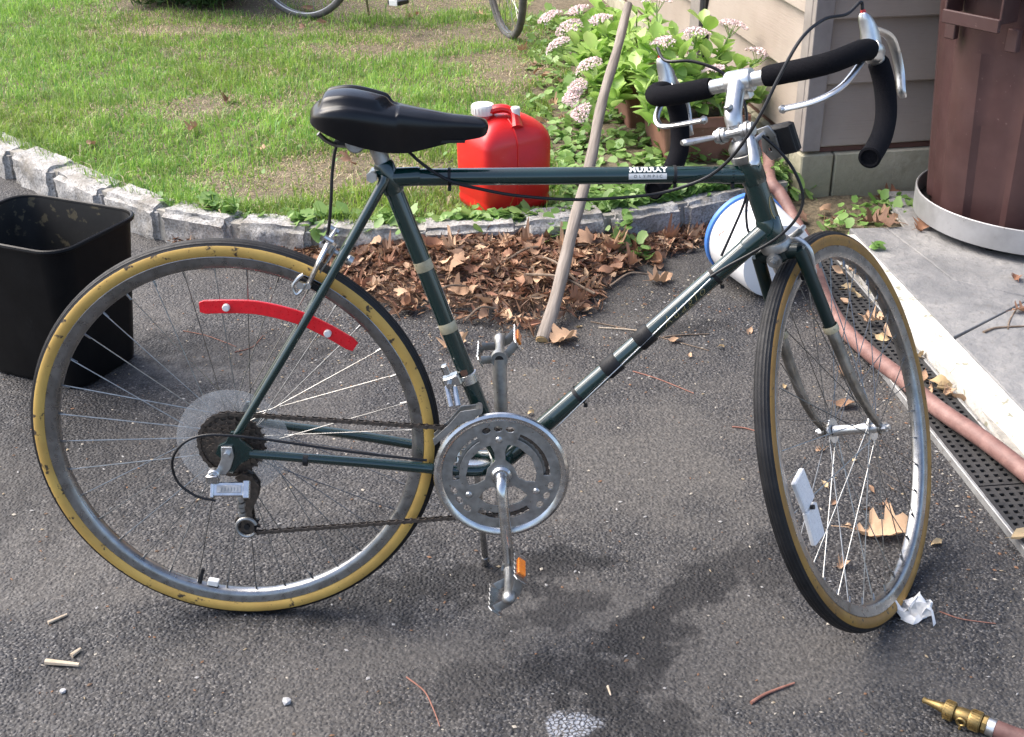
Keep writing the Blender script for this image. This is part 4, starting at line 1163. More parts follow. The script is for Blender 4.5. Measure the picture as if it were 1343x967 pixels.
outw = RLn.T @ (CAM_LOC - RLn @ HTp); outw /= np.linalg.norm(outw)
ct = (B(850, 231, -.013) - SCt) @ ((HTp + hd * .022 - SCt) / np.linalg.norm(HTp + hd * .022 - SCt))
tv, tf = text_arrays('MURRAY', .0128, bold=.0007, spacing=1.12); sx = .060 / (tv[:, 0].max() - tv[:, 0].min()); tv[:, 0] *= sx
tv[:, 1] += .0090; mb = MB(); mb.add(wrap_on_tube(tv, SCt, HTp + hd * .022, .0135, ct, outw), tf); mb.build('maker_lettering', MAT['decal'], frame, smooth=False)
mb = MB(); rows = [[(x, y, 0) for x in np.linspace(-.030, .029, 12)] for y in np.linspace(-.0065, .0025, 5)]
mb.grid([wrap_on_tube(r_, SCt, HTp + hd * .022, .0135, ct, outw, .0005) for r_ in rows]); mb.build('decal_strip', MAT['decal'], frame)
tv, tf = text_arrays('OLYMPIC', .0060, spacing=1.9); sx = .044 / (tv[:, 0].max() - tv[:, 0].min()); tv[:, 0] *= sx; tv[:, 1] -= .002
mb = MB(); mb.add(wrap_on_tube(tv, SCt, HTp + hd * .022, .0135, ct, outw, .0009), tf); mb.build('strip_lettering', MAT['dkgreen'], frame, smooth=False)
ddir = (dt1 - BB) / np.linalg.norm(dt1 - BB)
ct = (B(885, 392, -.014) - BB) @ ddir
tv, tf = text_arrays('Adagio', .021, shear=.45, bold=-.0001, spacing=1.45); sx = .088 / (tv[:, 0].max() - tv[:, 0].min()); tv[:, 0] *= sx
mb = MB(); mb.add(wrap_on_tube(tv, BB, dt1, .0150, ct, outw * .7 + np.array([.12, -.3, -.2])), tf); mb.build('script_lettering', MAT['gold'], frame, smooth=False)
hb_ = HTp + hd * .075; mb = MB()
ring_ = []
for k in range(20):
    a = 2 * PI * k / 20; ring_.append(wrap_on_tube([(.022 * math.cos(a), .008 * math.sin(a), 0)], HTp, HBp, .0178, .085, np.array([.75, -.55, .0]))[0])
mb.tube(ring_, .0008, 5, closed=True); mb.build('head_badge', MAT['gold'], frame)
# rubber cuffs and cable ties on the down tube, ties on the top tube
for px, py, L_ in ((838, 437, .030), (797, 477, .030)):
    t = (B(px, py, -.014) - BB) @ ddir; mb = MB(); mb.lathe([(.0158, -L_ / 2), (.0172, -L_ / 2 + .002), (.0172, L_ / 2 - .002), (.0158, L_ / 2)], BB + ddir * t, ddir, 22); mb.build('rubber_cuff', MAT['rubber'], frame)
for px, py in ((757, 520), (930, 355)):
    t = (B(px, py, -.014) - BB) @ ddir; mb = MB(); mb.lathe([(.0152, -.003), (.0166, -.003), (.0166, .003), (.0152, .003)], BB + ddir * t, ddir, 22); mb.box(BB + ddir * t + np.array([.012, -.004, -.017]), (.006, .006, .006)); mb.build('cable_tie', MAT['blackplastic'], frame)
tdir = (HTp + hd * .022 - SCt) / np.linalg.norm(HTp + hd * .022 - SCt)
for px, py in ((589, 232), (886, 232), (962, 231)):
    t = (B(px, py, -.013) - SCt) @ tdir; mb = MB(); mb.lathe([(.0137, -.0022), (.0149, -.0022), (.0149, .0022), (.0137, .0022)], SCt + tdir * t, tdir, 22); mb.box(SCt + tdir * t + np.array([0, -.008, -.016]), (.005, .008, .008)); mb.build('cable_tie', MAT['blackplastic'], frame)
mb = MB(); q = B(614, 488, -.0150)
rows = []
for k in range(4): rows.append(wrap_on_tube([(x * (1 - .2 * abs(k - 1.5)), (k - 1.5) * .004, 0) for x in np.linspace(-.006, .006, 6)], BB, SCt, .0145, (q - BB) @ sdir, outw, .0004))
mb.grid(rows); mb.build('rust_patch', MAT['rust'], frame)

# ---- fork and headset (steered)
fk = MB()
crown = HBp + SU * (-.022)
fk.lathe([(.016, -.012), (.020, -.016), (.020, -.030), (.013, -.036)], HBp, SU * 1.0, 20)
fk.tube([S(-.024, 0, -.036, HBp), S(-.020, .002, 0, HBp), S(-.024, 0, .036, HBp)], [.0125, .016, .0125], 12, ell=(1.0, .9))
blade = {}
for s in (-1, 1):
    fa_, frk = -.38866, .0545
    pts = [S(-.022, 0, s * .036, HBp), S(-.10, .002, s * .041, HBp), S(-.20, .004, s * .046, HBp), S(-.28, .012, s * .049, HBp), S(-.34, .030, s * .050, HBp), S(fa_ + .006, frk - .002, s * .050, HBp)]
    blade[s] = spl(pts, 6)
    n_ = len(blade[s]); cut = int(n_ * .34)
    rr_ = np.interp(np.linspace(0, 1, n_), [0, .35, 1], [.0125, .0118, .0070])
    fk.tube(blade[s][:cut + 1], list(rr_[:cut + 1]), 14, ell=(1.0, .82), upv=SF)
    blade[s, 'low'] = (blade[s][cut:], list(rr_[cut:]))
fork = fk.build('fork', MAT['dkgreen'], bike)
for s in (-1, 1):
    P_, rr_ = blade[s, 'low']
    mb = MB(); mb.tube(P_, rr_, 14, ell=(1.0, .82), upv=SF)
    e_ = P_[-1]; mb.tube([e_, S(-.38866, .0545, s * .050, HBp)], [.0075, .009], 8); mb.lathe([(.0125, -.0025), (.0125, .0025)], FA + SLf * s * .050, SLf, 16)
    mb.build('chromed_blade', MAT['worn'], fork)
    t_ = P_[1] - P_[0]; mb = MB(); mb.lathe([(rr_[0] + .0002, -.006), (rr_[0] + .0008, -.005), (rr_[0] + .0008, .005), (rr_[0] + .0002, .006)], P_[0], t_, 18, cap=False); mb.build('paint_band', MAT['cream'], fork)
mb = MB()
mb.lathe([(.0178, .0), (.0225, .002), (.0245, .008), (.0245, .014), (.0215, .016), (.0235, .018), (.0235, .026), (.0165, .036), (.0145, .038)], HTp, -hd, 28)
mb.build('headset', MAT['dull'], fork)
mb = MB(); mb.lathe([(.0178, .0), (.0235, .002), (.0255, .010), (.0235, .016), (.0195, .018)], HBp, hd, 28); mb.build('lower_headset', MAT['dull'], fork)

# ---- wheels
def tyre_mesh(name, mat_side):
    mb = MB(); prof = []; Rc, rt = RW - .0162, .0162; Mi = []
    for k in range(31):
        th = math.radians(-128 + 256 * k / 30)                # 0 = outward
        r_ = rt
        tread = abs(math.degrees(th)) < 58
        if tread and k % 2 == 0: r_ += .0007
        elif tread: r_ -= .0005
        prof.append((Rc + r_ * math.cos(th), r_ * math.sin(th))); Mi.append(1 if not tread else 0)
    n_ = 120; M_ = len(prof)
    vs = [(r_ * math.cos(2 * PI * i / n_), y, r_ * math.sin(2 * PI * i / n_)) for r_, y in prof for i in range(n_)]
    for j in range(M_ - 1):
        fs = [(j * n_ + i, j * n_ + (i + 1) % n_, (j + 1) * n_ + (i + 1) % n_, (j + 1) * n_ + i) for i in range(n_)]
        mb.add(vs if j == 0 else [], [tuple(q) for q in fs] if j == 0 else [], Mi[j])
        if j > 0: mb.f.extend(fs); mb.mi.extend([1 if (Mi[j] and Mi[j + 1]) else 0] * len(fs))
    return mb.mesh(name, [MAT['rubber'], mat_side], True, 60)


def rim_mesh():
    mb = MB()
    prof = [(.3185, .0105), (.3195, .0125), (.3180, .0135), (.3135, .0128), (.3080, .0122), (.3010, .0105), (.2985, .0075), (.2975, 0), (.2985, -.0075), (.3010, -.0105), (.3080, -.0122), (.3135, -.0128), (.3180, -.0135), (.3195, -.0125), (.3185, -.0105), (.312, -.008), (.310, 0), (.312, .008)]
    mb.lathe(prof, (0, 0, 0), (0, 1, 0), 120, closed=True)
    for k in range(36):
        a = 2 * PI * (k + .5) / 36; c_ = np.array([math.cos(a), 0, math.sin(a)])
        mb.tube([c_ * .2985, c_ * .286], [.0022, .0017], 6)
    return mb.mesh('wheel_rim', MAT['rim'], True, 40)


RIM = rim_mesh()


def spoke_me(s, lead, fy, fr_):
    off = math.radians(58) * lead
    a = np.array([fr_ * math.cos(off), s * fy, fr_ * math.sin(off)]); b_ = np.array([.297, s * .002, 0])
    mb = MB(); mb.tube([a, b_], .00095, 5); return mb.mesh('spoke', MAT['spoke'], True)


def wheel(name, mat_, hubspec, side, hubmat=None):
    w = obj(name, RIM, bike, mat_)
    obj('tyre', tyre_mesh('tyre', side), w)
    (flat, fyR, fyL, flr) = hubspec
    mb = MB()
    mb.lathe([(.0105, -fyR + .003), (.009, -.01), (.009, .01), (.0105, fyL - .003)], (0, 0, 0), (0, 1, 0), 20)
    for s, fy in ((-1, fyR), (1, fyL)):
        mb.lathe([(.011, s * fy - .0018), (flr + .004, s * fy - .0015), (flr + .004, s * fy + .0015), (.011, s * fy + .0018)], (0, 0, 0), (0, 1, 0), 28)
        mb.lathe([(.0095, s * fy), (.008, s * (fy + .012))], (0, 0, 0), (0, 1, 0), 16)
    mb.tube([(0, -flat, 0), (0, flat, 0)], .0047, 10)
    for s in (-1, 1): mb.lathe([(.0085, s * (flat - .014)), (.0085, s * (flat - .005))], (0, 0, 0), (0, 1, 0), 6); mb.lathe([(.0105, s * (flat - .016)), (.0105, s * (flat - .014))], (0, 0, 0), (0, 1, 0), 14)
    mb.build('hub', hubmat or MAT['alloy'], w)
    sp = {(s, l): spoke_me(s, l, fyR if s < 0 else fyL, flr) for s in (-1, 1) for l in (-1, 1)}
    for k in range(36):
        s = -1 if k % 2 else 1; l = 1 if (k // 2) % 2 else -1
        obj('spoke', sp[s, l], w, Matrix.Rotation(-2 * PI * (k + .5) / 36, 4, 'Y'))
    return w


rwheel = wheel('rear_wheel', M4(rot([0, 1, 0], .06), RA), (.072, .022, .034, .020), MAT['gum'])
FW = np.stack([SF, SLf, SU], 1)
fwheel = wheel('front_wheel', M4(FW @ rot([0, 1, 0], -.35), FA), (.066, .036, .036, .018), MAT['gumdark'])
# valves
mb = MB(); mb.tube([(0, 0, -.298), (0, 0, -.270)], [.0038, .0032], 8); mb.build('valve', MAT['rubber'], rwheel, mw=Matrix.Rotation(.25, 4, 'Y'))
mb = MB(); mb.box((0, -.002, -.291), (.019, .013, .011), bev=.002); mb.build('wheel_weight', MAT['whiteplastic'], rwheel, mw=Matrix.Rotation(.17, 4, 'Y') @ Matrix.Translation((-.0, 0, 0)))
# spoke protector disc and sprockets (in wheel axes, drive side is -y)
mb = MB(); mb.lathe([(.030, -.0262), (.094, -.0245), (.095, -.0250), (.094, -.0256), (.030, -.0274)], (0, 0, 0), (0, 1, 0), 64, closed=True); mb.build('spoke_protector', MAT['disc'], rwheel)
def cog_outline(r_, nt_, tooth=.0042):
    out = []
    for k in range(nt_):
        a0 = 2 * PI * k / nt_; da = 2 * PI / nt_
        for f_, dr in ((.0, -tooth * .5), (.30, -tooth * .5), (.45, tooth * .5), (.60, tooth * .5), (.78, -tooth * .5)): out.append(((r_ + dr) * math.cos(a0 + da * f_), (r_ + dr) * math.sin(a0 + da * f_)))
    return out
def circ(r_, n=40, cx=0, cy=0): return [(cx + r_ * math.cos(2 * PI * k / n), cy + r_ * math.sin(2 * PI * k / n)) for k in range(n)]
for r_, nt_, y in ((.0555, 28, -.0305), (.0475, 24, -.0355), (.0405, 20, -.0405), (.0345, 17, -.0455), (.0290, 14, -.0505)):
    vs, fs = plate_mesh([cog_outline(r_, nt_), circ(max(.016, r_ - .014), 24)], .0022)
    mb = MB(); mb.add(np.stack([vs[:, 0], vs[:, 2] + y, vs[:, 1]], 1), fs); mb.build('sprocket', MAT['steel_dark'], rwheel, smooth=False)
mb = MB(); mb.lathe([(.021, -.029), (.0215, -.052), (.012, -.054)], (0, 0, 0), (0, 1, 0), 24); mb.build('freewheel_body', MAT['steel_dark'], rwheel)
# red reflector strip with two white buttons on the rear spokes
pa_ = [UP(x, y, (0, -.017, 0), (0, 1, 0)) - RA for x, y in ((262, 403), (297, 402), (340, 404), (390, 416), (430, 434), (466, 455))]
path = spl(pa_, 5); mb = MB(); rows = []
for i, q in enumerate(path):
    t_ = path[min(i + 1, len(path) - 1)] - path[max(i - 1, 0)]; t_ /= np.linalg.norm(t_); n_ = np.array([-t_[2], 0, t_[0]]); w_ = .0115 - (.003 if i in (0, len(path) - 1) else 0)
    rows.append([q + n_ * w_ + [0, -.0015, 0], q + n_ * w_ * .9 + [0, -.003, 0], q - n_ * w_ * .9 + [0, -.003, 0], q - n_ * w_ + [0, -.0015, 0], q - n_ * w_ + [0, .0015, 0], q + n_ * w_ + [0, .0015, 0]])
mb.grid(rows, closed_u=True); mb.add(rows[0], [(0, 1, 2, 3, 4, 5)]); mb.add(rows[-1], [(5, 4, 3, 2, 1, 0)])
RI = Matrix.Rotation(-.06, 4, 'Y')
mb.build('reflector_strip', MAT['redreflect'], rwheel, mw=RI)
for x, y in ((297, 403), (430, 437)):
    q = UP(x, y, (0, -.021, 0), (0, 1, 0)) - RA; mb = MB(); mb.lathe([(.0062, 0), (.0062, .005), (.005, .007), (.002, .0072)], q, (0, -1, 0), 16); mb.build('reflector_button', MAT['whiteplastic'], rwheel, mw=RI)
# white reflector on the front spokes (wheel axes)
FWI = np.linalg.inv(FW @ rot([0, 1, 0], -.35))
def WFp(px, py, l): return FWI @ (UP(px, py, FA + SLf * l, SLf) - FA)
a_, b_ = WFp(1046, 622, -.012), WFp(1074, 708, -.012); c_ = (a_ + b_) / 2; dz = (b_ - a_); Lr = np.linalg.norm(dz); dz /= Lr; dy = np.array([0, 1., 0]); Fq = np.stack([np.cross(dy, dz), dy, dz], 1)
mb = MB()
for s in (-1, 1): mb.box(c_ + dz * s * Lr * .255, (.042, .009, Lr * .48), Fq @ rot([0, 1, 0], s * .10), bev=.003)
wr = mb.build('spoke_reflector', MAT['whitereflect'], fwheel)
mb = MB(); mb.lathe([(.004, -.002), (.004, .004)], c_ + [0, -.006, 0], (0, -1, 0), 10); mb.build('reflector_screw', MAT['blackplastic'], fwheel)

# ---- saddle
st = [(.163, .012, .888, .880), (.166, .030, .897, .877), (.174, .048, .905, .873), (.188, .062, .912, .867), (.205, .069, .916, .860), (.228, .071, .917, .851), (.255, .065, .912, .842), (.285, .053, .904, .834), (.315, .041, .897, .832), (.345, .032, .891, .837), (.375, .025, .885, .843), (.40, .023, .882, .847), (.42, .021, .879, .850), (.430, .018, .876, .853), (.4345, .011, .871, .858), (.436, .003, .866, .863)]
A_ = np.array(spl([np.array(q) for q in st], 8)); xs2 = np.concatenate([np.linspace(.163, .18, 8), np.linspace(.184, .415, 90), np.linspace(.42, .436, 9)])
mb = MB(); rows = []
for x in xs2:
    hw, zt, zb = [np.interp(x, A_[:, 0], A_[:, k]) for k in (1, 2, 3)]
    row = []
    for k in range(65):
        u = -1 + 2 * k / 64
        if abs(u) < .62:                   # top
            y = u / .62 * hw * .93; z = zt - (.014 if x < .3 else .010) * (abs(u) / .62) ** 2.2 * min(1, hw / .03)
            ay = abs(y)
            pad = 1 / (1 + math.exp(-(ay - .010) / .0012)) * 1 / (1 + math.exp((ay - hw * .76) / .0012)) * 1 / (1 + math.exp(-(x - .186) / .0016)) * 1 / (1 + math.exp((x - .292 + ay * .45) / .0016))
            z += .0105 * pad - .0035 * math.exp(-(ay / .006) ** 2) * (1 if x < .3 else 0)
        else:                              # flank, slightly hollow
            t = (abs(u) - .62) / .38; ze = zt - (.014 if x < .3 else .010) * min(1, hw / .03)
            y = math.copysign(hw * (.93 + .07 * math.sin(min(1, t * 3) * PI / 2) - .10 * t ** 1.5), u); z = ze + (zb - ze) * t
        row.append((x, y, z))
    rows.append(row)
mb.grid(rows); mb.add([rows[0][k] for k in range(65)], [tuple(range(65))]); mb.add([rows[-1][k] for k in range(65)], [tuple(range(64, -1, -1))])
saddle = mb.build('saddle', MAT['vinyl'], bike, angle=60)
mb = MB(); q = B(433, 152, -.045); q = np.array([.1845, -.050, .882])
mb.lathe([(.0055, 0), (.005, .0012), (.001, .0016)], q, (-.75, -.65, .15), 6); mb.build('saddle_rivet', MAT['gold'], saddle)
mb = MB(); mb.box((.30, 0, .846), (.20, .05, .004)); mb.build('base_plate', MAT['blackplastic'], saddle)
for s in (-1, 1):
    mb = MB(); mb.tube(spl([(.178, s * .032, .862), (.192, s * .026, .848), (.215, s * .022, .841), (.30, s * .020, .838), (.38, s * .012, .850), (.415, s * .006, .862)], 5), .0035, 8); mb.build('saddle_rail', MAT['worn'], saddle)
sp0 = SCt + sdir * .015; sp1 = SCt + sdir * .058
mb = MB(); mb.tube([sp0, sp1], .0125, 20); mb.tube([sp1, sp1 + sdir * .014], [.0125, .0105], 16); spost = mb.build('seat_post', MAT['dull'], bike)
cq = B(466, 188, -.03); mb = MB(); mb.lathe([(.013, -.006), (.015, -.004), (.015, .004), (.013, .006)], [cq[0], -.030, cq[2]], (0, 1, 0), 22); mb.lathe([(.0075, -.014), (.0075, -.006)], [cq[0], -.028, cq[2]], (0, 1, 0), 6); mb.tube([[cq[0], -.03, cq[2]], [cq[0], .04, cq[2]]], .004, 8)
mb.lathe([(.013, -.006), (.015, -.004), (.015, .004), (.013, .006)], [cq[0], .030, cq[2]], (0, 1, 0), 22); mb.box((cq + sp1) / 2 + [0, .03, .006], (.03, .04, .012), bev=.004); mb.build('saddle_clamp', MAT['dull'], spost)

# ---- handlebar, stem, levers (steer axes)
U0, F0 = .110, .060
BR = .06                                    # small roll of the bar in its clamp
bC = S(U0, F0, 0)
bL = SLf * math.cos(BR) + SU * math.sin(BR); bU = SU * math.cos(BR) - SLf * math.sin(BR)
def H(l, f, u): return bC + bL * l + SF * f + bU * u
side_pts = [(.0, 0, 0), (.065, 0, 0), (.115, 0, 0), (.147, .008, 0), (.168, .032, -.001), (.176, .066, -.006), (.178, .098, -.020), (.179, .112, -.050), (.181, .106, -.085), (.182, .084, -.117), (.183, .048, -.135), (.184, .010, -.141), (.185, -.030, -.143)]
Lp = [H(l, f, u) for l, f, u in side_pts]; Rp = [H(-l, f, u) for l, f, u in side_pts]
mb = MB(); mb.tube(spl(Rp[::-1] + Lp[1:], 6)[5:-5], .0119, 14); hbar = mb.build('handlebar', MAT['alloy'], bike)
for nm, P_, hood in (('foam_grip', Rp, 0), ('foam_grip', Lp, 0)):
    full = spl(P_, 8)
    i0 = 8 * 1 - 3; i1 = 8 * 6 - 2; i2 = 8 * 6 + 5
    mb = MB()
    for a_, b_ in ((i0 if P_ is Rp else i0 + 1, i1), (i2, len(full) - 1)):
        q = full[a_:b_ + 1]; r_ = [.0165] * len(q); r_[0] = .0150; r_[-1] = .0150
        mb.tube(q, r_, 18, cap=True)
    e_ = full[-1]; t_ = full[-1] - full[-2]; t_ /= np.linalg.norm(t_)
    g_ = mb.build('foam_grip', MAT['foam'], hbar)
    mb = MB(); mb.lathe([(.0168, -.004), (.0170, .003), (.0135, .0045), (.0115, .001), (.0105, -.006), (0, -.006)], e_, t_, 24, cap=False); mb.build('bar_plug', MAT['foam'], hbar)
# stem
mb = MB(); mb.tube([S(.015, 0, 0), S(.075, 0, 0)], .0111, 16)
mb.tube(spl([S(.060, -.004, 0), S(.078, .004, 0), S(.098, .030, 0), bC - SF * .012 + SU * .0], 5), [.0125, .013, .0135, .0135, .0135, .0135, .0135, .0135, .0135, .0135, .0135, .0135, .014, .014, .0145, .015], 14, ell=(1.05, .85))
mb.lathe([(.0175, -.021), (.019, -.018), (.019, .018), (.0175, .021)], bC, bL, 24); mb.box(bC - SU * .020 - SF * .004, (.016, .03, .016), np.stack([SF, SLf, SU], 1), bev=.004)
stem = mb.build('stem', MAT['alloy'], bike)
mb = MB(); mb.lathe([(.0070, 0), (.0070, .005), (.005, .0065)], S(.0885, -.005, 0), SU, 8); mb.build('expander_bolt', MAT['dull'], stem)
mb = MB(); q = bC - SF * .0185 - SU * .002; mb.lathe([(.0065, 0), (.0065, .004), (.004, .006)], q, -SF, 12); mb.build('clamp_bolt', MAT['dull'], stem)
# stem shift levers
mb = MB(); mb.lathe([(.0125, -.006), (.016, -.006), (.016, .006), (.0125, .006)], S(.052, 0, 0), SU, 20)
mb.tube([S(.052, -.012, -.030), S(.052, -.012, .030)], .0065, 10)
for s in (-1, 1):
    for k, r_ in enumerate((.0115, .013, .0105)): mb.lathe([(r_, 0), (r_, .005)], S(.052, -.012, s * (.014 + k * .0065)), SLf * s, 14)
shf = mb.build('shifter_mount', MAT['alloy'], bike)
for s, ang in ((-1, -.9), (1, .55)):
    o_ = S(.052, -.012, s * .024)
    dr = (-SF * math.cos(ang) + SU * math.sin(ang)) if s < 0 else (-SF * .75 + SLf * .5 + SU * .25)
    dr /= np.linalg.norm(dr)
    mb = MB(); mb.tube(spl([o_, o_ + dr * .02 + SLf * s * .004, o_ + dr * .045 + SLf * s * .008, o_ + dr * .060 + SLf * s * .009], 4), [.006, .0062, .0065, .007, .0072, .0075, .0078, .0082, .0085, .0088, .009, .0085, .006], 10, ell=(.6, 1)); mb.build('shift_lever', MAT['alloy'], shf)
# brake levers with extension levers
def lever(s):
    P_ = Rp if s < 0 else Lp
    full = spl(P_, 8); c_ = full[8 * 6 - 1]; t_ = full[8 * 6 + 1] - full[8 * 6 - 3]; t_ /= np.linalg.norm(t_)
    out = SF * .80 + bU * .6; out = out - t_ * (out @ t_); out /= np.linalg.norm(out); w_ = np.cross(t_, out)
    mb = MB(); mb.lathe([(.0170, -.012), (.0178, -.010), (.0178, .010), (.0170, .012)], c_, t_, 20, cap=True)
    # body
    top = c_ + out * .040 - t_ * .030
    b0 = c_ + out * .012 + t_ * .012
    secs_ = [(c_ + out * .010, .013, .018), (c_ + out * .026 - t_ * .004, .0115, .020), (c_ + out * .038 - t_ * .012, .0105, .019), (c_ + out * .046 - t_ * .022, .009, .013), (c_ + out * .049 - t_ * .028, .006, .007)]
    rows = []
    for o_, a, b_ in secs_: rows.append([o_ + w_ * a * math.copysign(abs(math.cos(q)) ** .6, math.cos(q)) + t_ * b_ * math.copysign(abs(math.sin(q)) ** .6, math.sin(q)) for q in np.linspace(0, 2 * PI, 20, endpoint=False)])
    mb.grid(rows, closed_u=True); mb.add(rows[-1], [tuple(range(20))])
    lv = mb.build('brake_lever', MAT['alloy'], bike)
    # blade hanging in front of the drop
    ou_ = bL * (s * .012); pts = [c_ + out * .036 - t_ * .004, c_ + SF * .052 + bU * .006 + ou_, c_ + SF * .070 - bU * .024 + ou_, c_ + SF * .070 - bU * .058 + ou_, c_ + SF * .058 - bU * .086 + ou_, c_ + SF * .060 - bU * .098 + ou_]
    pt_ = spl(pts, 5)
    mb = MB(); mb.tube(pt_, list(np.interp(np.linspace(0, 1, len(pt_)), [0, .3, .9, 1], [.0085, .0075, .0062, .005])), 12, ell=(.45, 1.1), upv=out); mb.build('lever_blade', MAT['alloy'], lv)
    # extension lever along the tops, under the bar
    if s < 0: e = [c_ + out * .022 + t_ * .016, H(-.165, .035, -.030), H(-.145, .004, -.043), H(-.110, -.010, -.050), H(-.062, -.012, -.052)]
    else: e = [c_ + out * .022 + t_ * .016, H(.176, .040, -.032), H(.165, .010, -.045), H(.140, -.004, -.048), H(.075, -.006, -.048)]
    ep = spl(e, 6); mb = MB(); mb.tube(ep, .0052, 10, ell=(.8, 1.1)); mb.lathe([(.0, -.007), (.005, -.005), (.0072, 0), (.005, .005), (0, .007)], ep[-1], ep[-1] - ep[-2], 12, cap=False); mb.build('extension_lever', MAT['alloy'], lv)
    ct_ = c_ + out * .049 - t_ * .028; cd = out * .75 - t_ * .66
    mb = MB(); mb.lathe([(.0042, -.004), (.0042, .006), (.003, .008)], ct_, cd, 12); mb.build('cable_end', MAT['redcap'], lv)
    return ct_ + cd / np.linalg.norm(cd) * .008, cd / np.linalg.norm(cd)


cR, cRd = lever(-1); cL, cLd = lever(1)

# front reflector with its bracket ahead of the head tube
mb = MB(); Fq = np.stack([SF, SLf, SU], 1)
mb.box(S(.000, .078, -.030), (.016, .048, .050), Fq, bev=.006); rfl = mb.build('front_reflector', MAT['blackplastic'], bike)
mb = MB(); mb.box(S(.000, .0675, -.030), (.004, .042, .044), Fq, bev=.002); mb.build('reflector_back', MAT['blackplastic'], rfl)
vs, fs = plate_mesh([[(-.016, -.026), (.006, -.028), (.018, -.010), (.012, .012), (.016, .028), (-.008, .030), (-.018, .014)], circ(.005, 12, .0, .010), circ(.0045, 12, .002, -.010)], .003, .0006)
mb = MB(); mb.add((np.stack([vs[:, 2], vs[:, 0] * .8, vs[:, 1] * .95], 1)) @ Fq.T + S(.002, .062, -.014), fs); mb.tube([S(.020, .016, -.004), S(.020, .062, -.010)], .0042, 8); mb.build('reflector_bracket', MAT['alloy'], rfl)

# ---- brake calipers
def caliper(org, X_, Y_, Z_, name='brake_caliper', drop=.052):
    F_ = np.stack([X_, Y_, Z_], 1)
    def Q(x, y, z): return np.array(org) + F_ @ np.array([x, y, z])
    mb = MB(); mb.tube([Q(-.030, 0, 0), Q(.030, 0, 0)], .0038, 8); mb.lathe([(.0075, .020), (.0075, .028)], org, X_, 6); mb.lathe([(.0085, -.030), (.0085, -.022), (.006, -.020)], org, X_, 12); mb.box(Q(.012, 0, .002), (.012, .022, .016), F_, bev=.003)
    c = mb.build(name, MAT['alloy'], bike)
    for s in (-1, 1):
        pts = [Q(.018, s * -.030, .022), Q(.018, s * -.008, .010), Q(.017, s * .016, .006), Q(.016, s * .030, -.014), Q(.014, s * .030, -.036), Q(.012, s * .026, -drop)]
        q = spl(pts, 5); mb = MB(); mb.tube(q, list(np.interp(np.linspace(0, 1, len(q)), [0, .4, 1], [.0048, .0072, .0058])), 10, ell=(.7, 1.15), upv=X_)
        mb.lathe([(.0055, -.004), (.0055, .008)], Q(.012, s * .026, -drop), Y_ * s, 8); mb.lathe([(.0045, -.006), (.0045, .010)], pts[0], X_, 8); mb.build('brake_arm', MAT['alloy'], c)
        mb = MB(); mb.box(Q(.010, s * .019, -drop), (.038, .008, .010), F_, bev=.002); mb.build('brake_pad', MAT['rubber'], c)
    # return spring loops and barrel
    mb = MB(); mb.tube(spl([Q(.006, -.028, -.034), Q(.004, -.024, -.004), Q(.004, 0, .010), Q(.004, .024, -.004), Q(.006, .028, -.034)], 5), .0014, 6); mb.build('return_spring', MAT['dull'], c)
    return Q(.018, .030, .026), c


rz = (brp - RA) / np.linalg.norm(brp - RA); rx_ = np.array([-rz[2], 0, rz[0]]); rx_ = rx_ if rx_[0] < 0 else -rx_
rcb, rcal = caliper(brp + rx_ * .012, rx_, np.array([0, -1., 0]) * -1, rz, drop=.062)
# quick-release hook of the rear caliper that hangs beside the rim
q = [B(x, y, -.034) for x, y in ((398, 360), (390, 366), (384, 376), (388, 386), (395, 382), (401, 372))]
mb = MB(); mb.tube(spl(q, 5), .0028, 8); mb.lathe([(.006, -.003), (.006, .004)], B(394, 374, -.034), (0, -1, 0), 12); mb.build('release_hook', MAT['alloy'], rcal)
fcb, fcal = caliper(S(-.028, .024, 0, HBp), SF, SLf, SU, drop=.050)
mb = MB(); nq = S(-.026, -.024, 0, HBp); mb.lathe([(.0085, 0), (.0085, .006)], nq, -SF, 6); mb.lathe([(.0045, .0), (.0045, .013)], nq, -SF, 10); mb.lathe([(.0125, -.004), (.0125, 0)], nq, -SF, 16); mb.build('mounting_nut', MAT['dull'], fcal)

# ---- crankset
cy = -.050
crk = MB()
crk.lathe([(.0985, cy + .004), (.0990, cy - .003), (.1020, cy - .0055), (.1080, cy - .0065), (.1125, cy - .004), (.1138, cy), (.1125, cy + .004), (.106, cy + .005)], BB * [1, 0, 1], (0, 1, 0), 96, closed=True)
crank = crk.build('chainguard_ring', MAT['chrome'], bike)
def arcpoly(r0, r1, a0, a1, n=10):
    return [(r0 * math.cos(a), r0 * math.sin(a)) for a in np.linspace(a0, a1, n)] + [(r1 * math.cos(a), r1 * math.sin(a)) for a in np.linspace(a1, a0, n)]
ol = [circ(.0995, 96), circ(.0165, 32)]
for k in range(3):
    b0 = PI / 2 + k * 2 * PI / 3 + .05
    for j in (-1, 0, 1):
        a = b0 + j * .235; c0 = (.0845 * math.cos(a), .0845 * math.sin(a)); er = (math.cos(a), math.sin(a)); et = (-er[1], er[0])
        ol.append([(c0[0] + er[0] * .0058 * math.cos(t) + et[0] * .0078 * math.sin(t), c0[1] + er[1] * .0058 * math.cos(t) + et[1] * .0078 * math.sin(t)) for t in np.linspace(0, 2 * PI, 12, endpoint=False)])
    ol.append(arcpoly(.0700, .0820, b0 + .46, b0 + 2 * PI / 3 - .46))
    ol.append(arcpoly(.0300, .0570, b0 + .17, b0 + 2 * PI / 3 - .17)[:0] or [(r_ * math.cos(b0 + a), r_ * math.sin(b0 + a)) for r_, a in ((.028, .30), (.043, .20), (.058, .25), (.0595, .55), (.060, 1.05), (.0595, 1.55), (.058, 1.85), (.043, 1.90), (.028, 1.80), (.025, 1.05))])
